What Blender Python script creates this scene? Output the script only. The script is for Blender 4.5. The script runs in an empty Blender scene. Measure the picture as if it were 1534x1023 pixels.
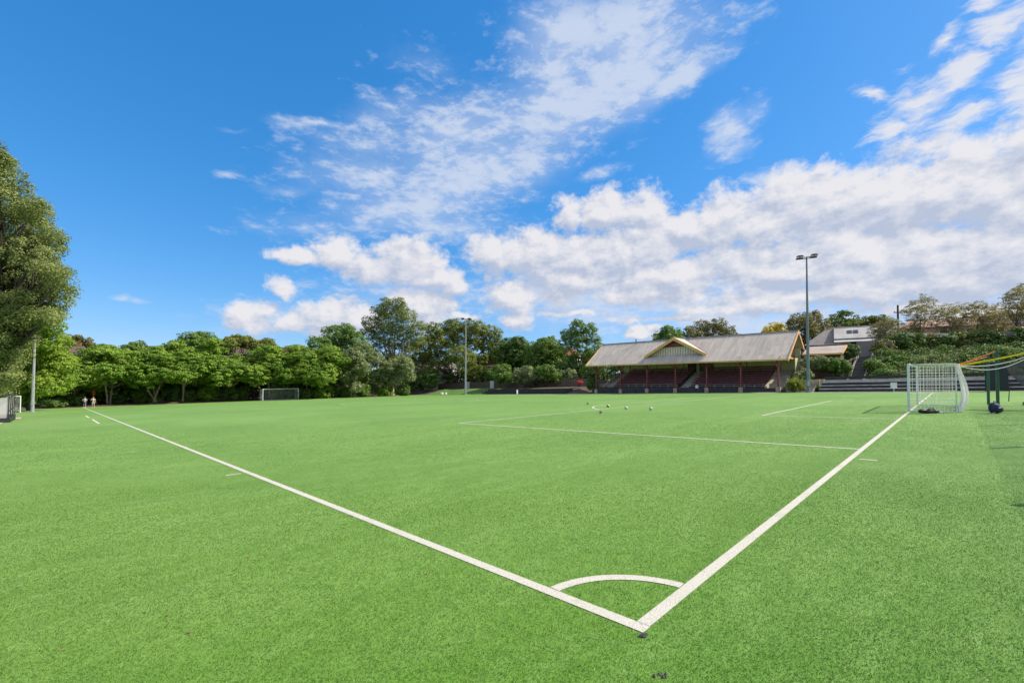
import bpy, bmesh, math, random
import numpy as np
from mathutils import Vector, Matrix
R = math.radians
sc = bpy.context.scene
col = sc.collection
rng = np.random.default_rng(7)

# ------------------------------------------------------------------ survey
F_PX, PITCH, SY, YAW, ROLL, CH = 672.366, 0.025464, 48.165, 0.7793, 0.0035, 1.847
CX, CY = -3.0692, -1.6666
CA, SA = math.cos(YAW), math.sin(YAW)
D1, LEN = 11.41, 104.03                 # corner to penalty area, pitch length
WID = 2 * (D1 + 20.16)
GC = D1 + 20.16                          # goal centre on the goal line
GX, GY = 0.028455, -0.001645             # the pitch drains gently to the left
FROT = math.atan2(CA, SA)                # world angle of the goal line

def base(x, y):
    return GX * np.clip(x, -110, 110) + GY * np.clip(y, -60, 150)
def f2w(X, Y):
    X = X - CX; Y = Y - CY
    return X * SA - Y * CA, X * CA + Y * SA
def w2f(x, y):
    return x * SA + y * CA + CX, -x * CA + y * SA + CY
def sstep(t):
    t = np.clip(t, 0, 1); return t * t * (3 - 2 * t)
def rise(X, Y):
    """height of the banks round the pitch, field coordinates"""
    r = sstep((X - 71.5) / 15) * 5.0
    m = sstep((X - 78.5) / 8) * 5.0
    l = sstep((X - 66.5) / 8) * 1.3 + sstep((X - 80) / 30) * 3
    a = sstep((Y - 11) / 4); b = sstep((Y - 49) / 6)
    h = r * (1 - a) + (m * (1 - b) + l * b) * a
    h = h + sstep((Y - 106.5) / 4) * sstep((66 - X) / 6) * 0.35
    return h
def gz(x, y):
    X, Y = w2f(x, y)
    return base(x, y) + rise(X, Y)
def FP(X, Y, h=0.0):
    """field position, h above the ground there"""
    x, y = f2w(X, Y)
    return Vector((x, y, float(gz(x, y)) + h))
def FA(X, Y, z):
    x, y = f2w(X, Y); return Vector((x, y, z))
def ray(u, v):
    cp, sp = math.cos(PITCH), math.sin(PITCH); cr, sr = math.cos(ROLL), math.sin(ROLL)
    Fv = Vector((0, cp, sp)); Rr = Vector((1, 0, 0)); U = Rr.cross(Fv)
    R2 = Rr * cr + U * sr; U2 = U * cr - Rr * sr
    d = Fv + R2 * ((u - 767) / F_PX) - U2 * ((v - 511.5 - SY) / F_PX)
    return d / d.y
def at(u, v, D):
    return Vector((0, 0, CH)) + ray(u, v) * D

# ------------------------------------------------------------------ helpers
def link(o, parent=None):
    col.objects.link(o)
    if parent is not None: o.parent = parent
    return o
def tag(o, label=None, cat=None, group=None, kind=None):
    if label: o['label'] = label
    if cat: o['category'] = cat
    if group: o['group'] = group
    if kind: o['kind'] = kind
    return o
def empty(name, loc, rz=0.0, label=None, cat=None, group=None):
    o = bpy.data.objects.new(name, None); o.empty_display_size = .3
    o.location = loc; o.rotation_euler = (0, 0, rz); col.objects.link(o)
    return tag(o, label, cat, group)
def clone(o, parent=None):
    c = o.copy(); col.objects.link(c)
    if parent is not None: c.parent = parent
    for ch in list(o.children): clone(ch, c)
    return c

class MB:
    def __init__(s): s.v = []; s.f = []; s.m = []; s.sm = []
    def add(s, vs, fs, mi=0, smooth=False):
        n = len(s.v); s.v += [tuple(p) for p in vs]
        for f in fs: s.f.append([i + n for i in f]); s.m.append(mi); s.sm.append(smooth)
        return s
    def hexa(s, p, mi=0):   # 8 points: bottom 4 ccw, top 4
        return s.add(p, [(3, 2, 1, 0), (4, 5, 6, 7), (0, 1, 5, 4), (1, 2, 6, 5), (2, 3, 7, 6), (3, 0, 4, 7)], mi)
    def box(s, x0, x1, y0, y1, z0, z1, mi=0):
        return s.hexa([(x0, y0, z0), (x1, y0, z0), (x1, y1, z0), (x0, y1, z0), (x0, y0, z1), (x1, y0, z1), (x1, y1, z1), (x0, y1, z1)], mi)
    def quad(s, a, b, c, d, mi=0): return s.add([a, b, c, d], [(0, 1, 2, 3)], mi)
    def slab(s, a, b, c, d, t, mi=0):   # thick quad, thickness along -normal
        a, b, c, d = map(Vector, (a, b, c, d)); n = (b - a).cross(d - a).normalized() * t
        return s.hexa([a - n, b - n, c - n, d - n, a, b, c, d], mi)
    def prism(s, pts, d, mi=0):         # planar polygon extruded by d
        d = Vector(d); n = len(pts); p = [Vector(q) for q in pts]; q = [a + d for a in p]
        fs = [tuple(range(n))[::-1], tuple(range(n, 2 * n))] + [(i, (i + 1) % n, n + (i + 1) % n, n + i) for i in range(n)]
        return s.add(p + q, fs, mi)
    def tube(s, path, rad, n=6, mi=0, cap=True, smooth=True):
        P = [Vector(p) for p in path]
        if not hasattr(rad, '__len__'): rad = [rad] * len(P)
        vs = []; up = Vector((.13, .31, 1)).normalized()
        for i, p in enumerate(P):
            t = (P[min(i + 1, len(P) - 1)] - P[max(i - 1, 0)]).normalized()
            a = t.cross(up)
            if a.length < .05: a = t.cross(Vector((1, 0, 0)))
            a.normalize(); b = t.cross(a)
            for k in range(n):
                w = 2 * math.pi * k / n; vs.append(p + (a * math.cos(w) + b * math.sin(w)) * rad[i])
        fs = []
        for i in range(len(P) - 1):
            for k in range(n): fs.append((i * n + k, i * n + (k + 1) % n, (i + 1) * n + (k + 1) % n, (i + 1) * n + k))
        s.add(vs, fs, mi, smooth)
        if cap:
            s.add(vs[:n], [tuple(range(n))], mi); s.add(vs[-n:], [tuple(range(n))[::-1]], mi)
        return s
    def ball(s, c, r, n=10, m=7, mi=0):
        c = Vector(c); r = Vector(r) if hasattr(r, '__len__') else Vector((r, r, r))
        vs = []
        for j in range(1, m):
            t = math.pi * j / m
            for i in range(n):
                p = 2 * math.pi * i / n
                vs.append((c.x + r.x * math.sin(t) * math.cos(p), c.y + r.y * math.sin(t) * math.sin(p), c.z + r.z * math.cos(t)))
        a = len(vs); vs += [(c.x, c.y, c.z + r.z), (c.x, c.y, c.z - r.z)]
        fs = [(j * n + i, (j + 1) * n + i, (j + 1) * n + (i + 1) % n, j * n + (i + 1) % n) for j in range(m - 2) for i in range(n)]
        fs += [(a, i, (i + 1) % n) for i in range(n)] + [(a + 1, (m - 2) * n + (i + 1) % n, (m - 2) * n + i) for i in range(n)]
        return s.add(vs, fs, mi, True)
    def build(s, name, mats, parent=None):
        me = bpy.data.meshes.new(name); me.from_pydata(s.v, [], s.f)
        if not isinstance(mats, (list, tuple)): mats = [mats]
        for m in mats: me.materials.append(m)
        me.polygons.foreach_set('material_index', s.m); me.polygons.foreach_set('use_smooth', s.sm)
        me.update()
        o = bpy.data.objects.new(name, me); return link(o, parent)

def np_mesh(name, V, Fq, mats, mi=None, smooth=False):
    """V (n,3), Fq (m,k) all faces with k corners"""
    me = bpy.data.meshes.new(name)
    V = np.ascontiguousarray(V, np.float32); Fq = np.ascontiguousarray(Fq, np.int32)
    m, k = Fq.shape
    me.vertices.add(len(V)); me.vertices.foreach_set('co', V.ravel())
    me.loops.add(m * k); me.loops.foreach_set('vertex_index', Fq.ravel())
    me.polygons.add(m); me.polygons.foreach_set('loop_start', np.arange(0, m * k, k, dtype=np.int32))
    me.polygons.foreach_set('loop_total', np.full(m, k, np.int32))
    if not isinstance(mats, (list, tuple)): mats = [mats]
    for q in mats: me.materials.append(q)
    if mi is not None: me.polygons.foreach_set('material_index', np.ascontiguousarray(mi, np.int32))
    if smooth: me.polygons.foreach_set('use_smooth', np.ones(m, bool))
    me.update(calc_edges=True)
    return me
def mesh_obj(name, me, parent=None): return link(bpy.data.objects.new(name, me), parent)

# ------------------------------------------------------------------ materials
class NT:
    def __init__(s, t): s.t = t
    def n(s, typ, ins=None, **kw):
        o = s.t.nodes.new('ShaderNode' + typ)
        for k, v in kw.items(): setattr(o, k, v)
        for k, v in (ins or {}).items():
            if hasattr(v, 'is_linked') or hasattr(v, 'is_output'): s.t.links.new(v, o.inputs[k])
            else: o.inputs[k].default_value = v
        return o
    def math(s, op, a, b=0.0, c=None, clamp=False):
        o = s.t.nodes.new('ShaderNodeMath'); o.operation = op; o.use_clamp = clamp
        for i, v in enumerate((a, b) if c is None else (a, b, c)):
            if hasattr(v, 'is_output'): s.t.links.new(v, o.inputs[i])
            else: o.inputs[i].default_value = v
        return o.outputs[0]
    def mix(s, f, a, b, blend='MIX'):
        o = s.t.nodes.new('ShaderNodeMix'); o.data_type = 'RGBA'; o.blend_type = blend
        for i, v in ((0, f), (6, a), (7, b)):
            if hasattr(v, 'is_output'): s.t.links.new(v, o.inputs[i])
            else: o.inputs[i].default_value = v
        return o.outputs[2]
    def maprange(s, v, a, b, c=0., d=1., smooth=True):
        o = s.n('MapRange', {0: v, 1: a, 2: b, 3: c, 4: d}, interpolation_type='SMOOTHSTEP' if smooth else 'LINEAR'); return o.outputs[0]
    def noise(s, vec, scale, detail=3., rough=.55, dist=0.):
        return s.n('TexNoise', {'Vector': vec, 'Scale': scale, 'Detail': detail, 'Roughness': rough, 'Distortion': dist}).outputs[0]
def rgb(*c): return (c[0], c[1], c[2], 1.)
def newmat(name):
    m = bpy.data.materials.new(name); m.use_nodes = True; t = m.node_tree
    for n in list(t.nodes):
        if n.type != 'OUTPUT_MATERIAL': t.nodes.remove(n)
    return m, NT(t), t.nodes['Material Output'] if 'Material Output' in t.nodes else t.nodes[0]
def mat(name, c, rough=.6, c2=None, scale=3., bump=0., bscale=None, metal=0., spec=.5, stretch=(1, 1, 1), detail=4.):
    m, N, out = newmat(name)
    tc = N.n('TexCoord').outputs['Object']
    mp = N.n('Mapping', {'Vector': tc, 'Scale': stretch}).outputs[0]
    c2 = c2 or tuple(x * .72 for x in c)
    f = N.noise(mp, scale, detail)
    f = N.maprange(f, .32, .68)
    cc = N.mix(f, rgb(*c2), rgb(*c))
    b = N.n('BsdfPrincipled', {'Base Color': cc, 'Roughness': rough, 'Metallic': metal, 'Specular IOR Level': spec})
    if bump:
        h = N.noise(mp, bscale or scale * 4, 3)
        bn = N.n('Bump', {'Height': h, 'Strength': bump, 'Distance': .02}); m.node_tree.links.new(bn.outputs[0], b.inputs['Normal'])
    m.node_tree.links.new(b.outputs[0], out.inputs[0]); return m
def leafmat(name, c, c2, trans=.3, vscale=.25, rough=.5):
    """c dark, c2 light; hue varies leaf by leaf and branch by branch"""
    m, N, out = newmat(name)
    g = N.n('NewGeometry').outputs['Random Per Island']
    tc = N.n('TexCoord').outputs['Object']
    f = N.noise(tc, vscale, 2)
    f = N.math('ADD', N.math('MULTIPLY', N.maprange(f, .3, .7), .55), N.math('MULTIPLY', g, .45))
    cc = N.mix(f, rgb(*c), rgb(*c2))
    b = N.n('BsdfPrincipled', {'Base Color': cc, 'Roughness': rough + .1, 'Specular IOR Level': .22})
    tr = N.n('BsdfTranslucent', {'Color': N.mix(.5, cc, rgb(c2[0] * 1.3, c2[1] * 1.3, c2[2] * .7))})
    mx = N.n('MixShader', {0: trans, 1: b.outputs[0], 2: tr.outputs[0]})
    m.node_tree.links.new(mx.outputs[0], out.inputs[0]); return m

M = {}
M['white'] = mat('white_paint', (.78, .78, .77), .4, (.66, .66, .66), 6)
M['post_white'] = mat('goal_post_paint', (.74, .77, .78), .35, (.62, .65, .67), 5)
M['net_white'] = mat('net_cord', (.86, .85, .83), .7, (.78, .77, .74))
M['dark_net'] = mat('dark_net_cord', (.09, .095, .1), .7)
M['steel'] = mat('galvanised_steel', (.42, .45, .47), .45, (.33, .36, .38), 4, metal=.35)
M['steel_blue'] = mat('weathered_pole_paint', (.19, .235, .255), .45, (.14, .18, .2), 2, metal=.2)
M['black'] = mat('black_paint', (.022, .023, .026), .5, (.014, .014, .016), 4)
M['lamp_glass'] = mat('lamp_glass', (.5, .52, .55), .15)
M['green_post'] = mat('green_post_paint', (.015, .095, .06), .4, (.012, .07, .045), 5)
M['navy'] = mat('navy_cloth', (.018, .03, .095), .7, (.01, .015, .045), 9, bump=.3)
M['navy_panel'] = mat('navy_vinyl', (.012, .016, .026), .5)
M['yellow'] = mat('yellow_strap', (.95, .72, .01), .5)
M['orange'] = mat('orange_strap', (.75, .17, .04), .5)
M['maroon'] = mat('maroon_paint', (.20, .038, .05), .5, (.135, .025, .035), 2.5)
M['rail'] = mat('faded_rail_paint', (.55, .43, .39), .5, (.42, .3, .27), 3)
M['maroon_post'] = mat('maroon_post_paint', (.25, .05, .045), .5, (.18, .035, .035), 3)
M['tan'] = mat('tan_fascia_paint', (.74, .44, .18), .55, (.6, .33, .12), 1.5)
M['tan_board'] = mat('tan_boards', (.42, .28, .15), .65, (.3, .19, .1), 2, stretch=(1, 1, 6))
M['cream'] = mat('cream_boards', (.72, .64, .53), .6, (.6, .53, .43), 1.2)
M['cream_green'] = mat('pale_green_wall', (.60, .60, .36), .7, (.5, .5, .29), .8)
M['concrete'] = mat('concrete', (.4, .37, .31), .85, (.27, .25, .21), 1.6, bump=.3)
M['sandstone'] = mat('sandstone', (.5, .41, .28), .85, (.34, .27, .18), 2.2, bump=.4)
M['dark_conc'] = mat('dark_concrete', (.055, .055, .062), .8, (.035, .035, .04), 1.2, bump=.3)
M['stair_conc'] = mat('stair_concrete', (.13, .125, .125), .8, (.085, .082, .085), 1.2, bump=.3)
M['nosing'] = mat('step_nosing', (.66, .63, .6), .7, (.42, .4, .39), 1.5)
M['coping'] = mat('pale_coping', (.62, .56, .48), .8, (.45, .4, .34), 1.2)
M['brown_wall'] = mat('brown_boards', (.13, .085, .06), .7, (.09, .06, .045), 1.5)
M['grey_wall'] = mat('grey_render', (.24, .22, .21), .85, (.18, .165, .155), .6, bump=.2)
M['fence_wood'] = mat('fence_wood', (.14, .11, .085), .8, (.08, .063, .05), 2.0, stretch=(6, 6, .4), bump=.3)
M['brick'] = mat('red_brown_brick', (.27, .13, .09), .8, (.2, .09, .065), 3)
M['pink_brick'] = mat('salmon_brick', (.42, .25, .19), .8, (.32, .18, .13), 1)
M['white_wall'] = mat('white_render', (.66, .65, .61), .75, (.55, .54, .5), .5)
M['slate'] = mat('grey_slate_roof', (.30, .26, .235), .75, (.2, .175, .16), 1.2, stretch=(1, 1, 3), bump=.4)
M['pale_roof'] = mat('pale_metal_roof', (.47, .44, .41), .6, (.36, .34, .31), .6)
M['red_roof'] = mat('terracotta_roof', (.42, .15, .08), .7, (.3, .1, .055), 1.4, bump=.4)
M['rust_roof'] = mat('rusted_roof', (.46, .38, .31), .6, (.34, .26, .2), .5)
M['glass'] = mat('window_glass', (.03, .035, .045), .08)
M['bark'] = mat('pale_bark', (.46, .37, .27), .9, (.26, .205, .15), 1.5, bump=.6, stretch=(3, 3, .8))
M['bark_dark'] = mat('dark_bark', (.09, .07, .055), .9, (.05, .04, .03), 1.8, bump=.6, stretch=(3, 3, .8))
M['skin'] = mat('skin', (.5, .3, .21), .55, (.45, .26, .18), 8)
M['hair'] = mat('brown_hair', (.05, .03, .018), .6)
M['shirt_pale'] = mat('pale_blue_shirt', (.5, .56, .68), .8)
M['shorts_blue'] = mat('blue_shorts', (.015, .07, .5), .8)
M['shirt_grey'] = mat('grey_shirt', (.5, .48, .46), .8)
M['shorts_grey'] = mat('stone_shorts', (.45, .44, .42), .8)
M['brown_leaf'] = mat('dry_leaf', (.3, .15, .06), .8)
M['paver'] = mat('beige_paving', (.5, .4, .31), .85, (.4, .31, .23), 1.3)
M['screen_clear'] = mat('clear_panel', (.42, .43, .42), .25, (.36, .37, .36), 1)

def corrugated(name, c, c2, pitch, axis=1, sheet=True):
    m, N, out = newmat(name)
    tc = N.n('TexCoord').outputs['Object']
    sp = N.n('SeparateXYZ', {0: tc})
    a = sp.outputs[axis]
    wv = N.math('SINE', N.math('MULTIPLY', a, 2 * math.pi / pitch))
    # sheets 0.76 wide and lap rows: each has its own weathering
    big = N.math('FLOOR', N.math('DIVIDE', a, .76)); row = N.math('FLOOR', N.math('DIVIDE', sp.outputs[0], 1.9))
    wn = N.n('TexWhiteNoise', {'Vector': N.n('CombineXYZ', {0: big, 1: row, 2: 3.}).outputs[0]}, noise_dimensions='3D').outputs[0]
    n1 = N.noise(N.n('Mapping', {'Vector': tc, 'Scale': (.5, 2.2, .5)}).outputs[0], .9, 5, .65)
    f = N.math('ADD', N.math('MULTIPLY', wn, .4), N.maprange(n1, .3, .72, 0, .6), clamp=True)
    cc = N.mix(f, rgb(*c), rgb(*c2))
    rustn = N.maprange(N.noise(N.n('Mapping', {'Vector': tc, 'Scale': (1, 2, 1)}).outputs[0], .33, 6, .7), .56, .7)
    cc = N.mix(N.math('MULTIPLY', rustn, .32), cc, rgb(.33, .2, .13))
    b = N.n('BsdfPrincipled', {'Base Color': cc, 'Roughness': .7, 'Metallic': 0., 'Specular IOR Level': .15})
    bn = N.n('Bump', {'Height': wv, 'Strength': .5, 'Distance': .02})
    m.node_tree.links.new(bn.outputs[0], b.inputs['Normal']); m.node_tree.links.new(b.outputs[0], out.inputs[0])
    return m
M['roof'] = corrugated('corrugated_iron', (.66, .565, .475), (.42, .365, .315), .13)

def screen_mat(name, c, alpha):
    m, N, out = newmat(name)
    b = N.n('BsdfPrincipled', {'Base Color': rgb(*c), 'Roughness': .8})
    t = N.n('BsdfTransparent', {})
    mx = N.n('MixShader', {0: alpha, 1: t.outputs[0], 2: b.outputs[0]})
    m.node_tree.links.new(mx.outputs[0], out.inputs[0]); return m
M['shade_cloth'] = screen_mat('shade_cloth', (.085, .09, .095), .74)
M['open_mesh'] = screen_mat('open_mesh', (.10, .105, .11), .17)
M['clear_sheet'] = screen_mat('clear_sheet', (.55, .56, .55), .4)

def turf_mat():
    m, N, out = newmat('artificial_turf')
    tc = N.n('TexCoord').outputs['Object']
    g1 = N.noise(tc, 90, 3, .7)
    g2 = N.noise(N.n('Mapping', {'Vector': tc, 'Scale': (1, 1, 1)}).outputs[0], 26, 4, .7)
    st = N.noise(N.n('Mapping', {'Vector': tc, 'Scale': (.10, 1.1, 1)}).outputs[0], .55, 5, .6, .3)    # rolls run across the pitch
    bl = N.noise(tc, .11, 5, .62)
    g3 = N.noise(tc, 7.5, 5, .72); g4 = N.noise(N.n('Mapping', {'Vector': tc, 'Rotation': (0, 0, .5), 'Scale': (.5, 1.3, 1)}).outputs[0], 2.1, 6, .7)
    c = N.mix(N.maprange(g1, .3, .7), rgb(0.057, 0.158, 0.010), rgb(0.160, 0.344, 0.038))
    c = N.mix(N.maprange(g2, .3, .7, 0, .55), c, rgb(0.103, 0.256, 0.022))
    c = N.mix(N.maprange(st, .38, .66, 0, .75), c, rgb(0.175, 0.335, 0.063))
    c = N.mix(N.maprange(bl, .42, .62, 0, .9), c, rgb(0.072, 0.209, 0.014))
    c = N.mix(N.maprange(g3, .36, .66, 0, .6), c, rgb(0.053, 0.172, 0.009))
    c = N.mix(N.maprange(g4, .46, .70, 0, .55), c, rgb(0.179, 0.335, 0.074))
    x = N.n('SeparateXYZ', {0: tc}).outputs              # rolls of turf laid side by side, pile leaning either way
    rl = N.math('FLOOR', N.math('DIVIDE', N.math('ADD', x[1], N.math('MULTIPLY', N.noise(tc, .6, 2), .12)), 4.1))
    rw_ = N.n('TexWhiteNoise', {'W': rl}, noise_dimensions='1D').outputs[0]
    c = N.mix(N.math('MULTIPLY', rw_, .30), c, rgb(.085, .215, .012))
    # worn, duller turf outside the near touchline
    x = N.n('SeparateXYZ', {0: tc}).outputs
    edge = N.math('MULTIPLY', N.maprange(x[0], -1.5, -4.5), N.maprange(N.noise(tc, .35, 5, .65), .45, .62, 0, .6))
    edge = N.math('MULTIPLY', edge, N.maprange(x[1], 30, 46))
    c = N.mix(edge, c, rgb(0.167, 0.242, 0.090))
    # grazing turf shows blade tips and sand, paler
    b = N.n('BsdfPrincipled', {'Base Color': c, 'Roughness': .7, 'Specular IOR Level': .15, 'Sheen Weight': .2, 'Sheen Roughness': .5, 'Sheen Tint': rgb(1., .92, .55)})
    bh = N.math('ADD', N.math('MULTIPLY', g1, .7), g2)
    bn = N.n('Bump', {'Height': bh, 'Strength': .45, 'Distance': .02})
    m.node_tree.links.new(bn.outputs[0], b.inputs['Normal']); m.node_tree.links.new(b.outputs[0], out.inputs[0]); return m
M['turf'] = turf_mat()
def line_mat():
    m, N, out = newmat('line_turf')
    tc = N.n('TexCoord').outputs['Object']
    g1 = N.noise(tc, 80, 3, .7); g2 = N.noise(tc, 2.2, 5, .65)
    c = N.mix(N.maprange(g1, .3, .62), rgb(.42, .40, .33), rgb(.60, .57, .50))
    c = N.mix(N.maprange(g2, .50, .75, 0, .5), c, rgb(.36, .41, .24))
    b = N.n('BsdfPrincipled', {'Base Color': c, 'Roughness': .7, 'Specular IOR Level': .2})
    bn = N.n('Bump', {'Height': g1, 'Strength': .5, 'Distance': .02})
    m.node_tree.links.new(bn.outputs[0], b.inputs['Normal']); m.node_tree.links.new(b.outputs[0], out.inputs[0]); return m
M['line'] = line_mat()
M['line_yellow'] = mat('faded_yellow_line', (.42, .44, .2), .7, (.3, .36, .13), 3)
M['line_faint'] = mat('faint_white_line', (.40, .50, .28), .7, (.24, .37, .13), 1.2)
def blade_mat(name, c, c2, bands=False):
    m, N, out = newmat(name)
    g = N.n('NewGeometry').outputs['Random Per Island']
    cc = N.mix(g, rgb(*c), rgb(*c2))
    if bands:
        tc = N.n('TexCoord').outputs['Object']
        lo = N.noise(N.n('Mapping', {'Vector': tc, 'Rotation': (0, 0, -.2), 'Scale': (.35, 1, 1)}).outputs[0], .42, 5, .6); md = N.noise(tc, 1.7, 5, .65)
        cc = N.mix(N.maprange(lo, .38, .66, 0, .55), cc, rgb(.055, .15, .009)); cc = N.mix(N.maprange(md, .46, .68, 0, .4), cc, rgb(.07, .175, .012))
        cc = N.mix(N.maprange(md, .5, .3, 0, .3), cc, rgb(.26, .37, .10))
    b = N.n('BsdfPrincipled', {'Base Color': cc, 'Roughness': .45, 'Specular IOR Level': .4})
    tr = N.n('BsdfTranslucent', {'Color': cc}); mx = N.n('MixShader', {0: .25, 1: b.outputs[0], 2: tr.outputs[0]})
    m.node_tree.links.new(mx.outputs[0], out.inputs[0]); return m
M['blade'] = blade_mat('turf_blade', (.034, .12, .006), (.24, .41, .058), True)
M['blade_white'] = blade_mat('line_blade', (.38, .36, .29), (.68, .65, .57))
M['soil'] = mat('leaf_litter_soil', (.12, .075, .045), .95, (.06, .04, .026), .8, bump=.5, detail=8)
M['lawn'] = mat('lawn', (.10, .2, .03), .8, (.06, .13, .02), .6, bump=.4, bscale=12, detail=6)

L = {}
L['gum'] = leafmat('gum_leaves', (.10, .15, .04), (.32, .36, .125), .25, .3)
L['lime'] = leafmat('lime_leaves', (0.130, 0.247, 0.026), (0.338, 0.450, 0.062), .35, .3)
L['bright'] = leafmat('bright_leaves', (.065, .16, .016), (.29, .42, .055), .22, .22)
L['mid'] = leafmat('mid_leaves', (0.085, 0.17, 0.03), (0.2, 0.31, 0.065), .28, .2)
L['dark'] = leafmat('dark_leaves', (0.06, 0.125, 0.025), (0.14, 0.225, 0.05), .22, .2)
L['fig'] = leafmat('fig_leaves', (.08, .14, .025), (.27, .29, .06), .22, .14)
L['silver'] = leafmat('silver_leaves', (.13, .185, .07), (.33, .37, .18), .25, .25)
L['olive'] = leafmat('olive_leaves', (0.12, 0.125, 0.035), (0.26, 0.24, 0.085), .25, .25)
L['yellow'] = leafmat('yellow_leaves', (0.325, 0.286, 0.016), (0.625, 0.500, 0.037), .35, .4)
L['casu'] = leafmat('thin_leaves', (0.143, 0.156, 0.058), (0.338, 0.312, 0.138), .3, .3)
L['cover'] = leafmat('ground_cover_leaves', (.035, .105, .014), (.20, .33, .07), .3, .22)
L['pale_cover'] = leafmat('pale_cover_leaves', (.09, .15, .045), (.36, .42, .19), .3, .4)
L['redfl'] = leafmat('red_flowers', (0.455, 0.026, 0.039), (0.750, 0.125, 0.100), .3, .5)
L['orange'] = leafmat('orange_leaves', (0.650, 0.169, 0.013), (1.000, 0.375, 0.037), .4, .5)
L['spiky'] = leafmat('strap_leaves', (0.091, 0.143, 0.026), (0.312, 0.338, 0.075), .3, .6)

# ------------------------------------------------------------------ foliage
def unit(a): return a / np.maximum(np.linalg.norm(a, axis=-1, keepdims=True), 1e-9)
def leaf_cards(P, Nn, size, rg, aspect=.55):
    n = len(P)
    t = unit(np.cross(Nn, unit(rg.normal(size=(n, 3))))); b = np.cross(Nn, t)
    s = (size * rg.uniform(.65, 1.35, n))[:, None]
    fold = Nn * s * .12
    V = np.stack([P - t * s * .5, P + b * s * .5 * aspect + fold, P + t * s * .5, P - b * s * .5 * aspect + fold], 1).reshape(-1, 3)
    return V, np.arange(4 * n).reshape(-1, 4)
def foliage(lobes, clump, leaf, seed, dens=1.0, nl=26, flat=.7, under=.45, droop=0., aspect=.55):
    rg = np.random.default_rng(seed)
    C = np.array([l[0] for l in lobes], float); Rr = np.array([l[1] for l in lobes], float)
    PP = []; NN = []
    for i in range(len(C)):
        r = Rr[i]; area = 4 * math.pi * ((r[0] * r[1]) ** 1.6 / 3 + (r[0] * r[2]) ** 1.6 / 3 + (r[1] * r[2]) ** 1.6 / 3) ** (1 / 1.6)
        nc = max(5, int(area / (math.pi * clump ** 2) * 1.5 * dens))
        d = unit(rg.normal(size=(nc, 3)))
        keep = (d[:, 2] > -.3) | (rg.random(nc) < under); d = d[keep]
        cc = C[i] + d * r * rg.uniform(.72, 1.06, (len(d), 1))
        ins = np.zeros(len(d), bool)
        for j in range(len(C)):
            if j != i: ins |= (((cc - C[j]) / Rr[j]) ** 2).sum(1) < .5
        cc = cc[~ins]; d = d[~ins]
        ni = int(len(d) * .4)                       # leaves inside the crown
        if ni: di = unit(rg.normal(size=(ni, 3))); cc = np.concatenate([cc, C[i] + di * r * rg.uniform(.2, .7, (ni, 1))]); d = np.concatenate([d, di])
        if not len(d): continue
        n = len(d)
        cr = clump * rg.uniform(.6, 1.3, n)
        q = unit(rg.normal(size=(n, nl, 3)) + d[:, None] * .7 + np.array([0, 0, .5]))
        pos = cc[:, None] + q * (cr[:, None, None] * rg.uniform(.55, 1.1, (n, nl, 1))) * np.array([1, 1, flat])
        if droop: pos[..., 2] -= droop * rg.random((n, nl)) ** 2
        nn = unit(q * .7 + d[:, None] * .35 + np.array([0, 0, .35]) + rg.normal(size=(n, nl, 3)) * .45)
        PP.append(pos.reshape(-1, 3)); NN.append(nn.reshape(-1, 3))
    P = np.concatenate(PP); Nn = np.concatenate(NN)
    return leaf_cards(P, Nn, np.full(len(P), leaf * 1.18), rg, max(aspect, .5))
def crown_lobes(c, r, n, seed, kind='dome'):
    """lobes filling a crown of centre c and half sizes r"""
    rg = np.random.default_rng(seed); c = np.array(c); r = np.array(r); out = []
    ga = math.pi * (3 - 5 ** .5)
    for i in range(n):
        if kind == 'umbrella':
            rr = math.sqrt((i + .5) / n); th = i * ga + rg.uniform(-.4, .4)
            zz = (1 - rr ** 2) * .75 - .15 + rg.uniform(-.28, .15)
            k = rg.uniform(.26, .4); lz = r[2] * rg.uniform(.28, .42)
            out.append((c + r * np.array([rr * .8 * math.cos(th), rr * .8 * math.sin(th), zz]), np.array([r[0] * k, r[1] * k, lz])))
        else:
            z = 1 - (i + .5) / n * (1.62 if kind == 'dome' else 1.9); th = i * ga + rg.uniform(-.5, .5)
            s = math.sqrt(max(0, 1 - z * z)); k = rg.uniform(.27, .45)
            q = np.array([s * math.cos(th), s * math.sin(th), z]) * rg.uniform(.52, .72)
            out.append((c + r * q, np.array([r[0] * k, r[1] * k, r[2] * k * .85])))
    if kind != 'umbrella': out.append((c - r * np.array([0, 0, .1]), r * .5))
    return out
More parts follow.
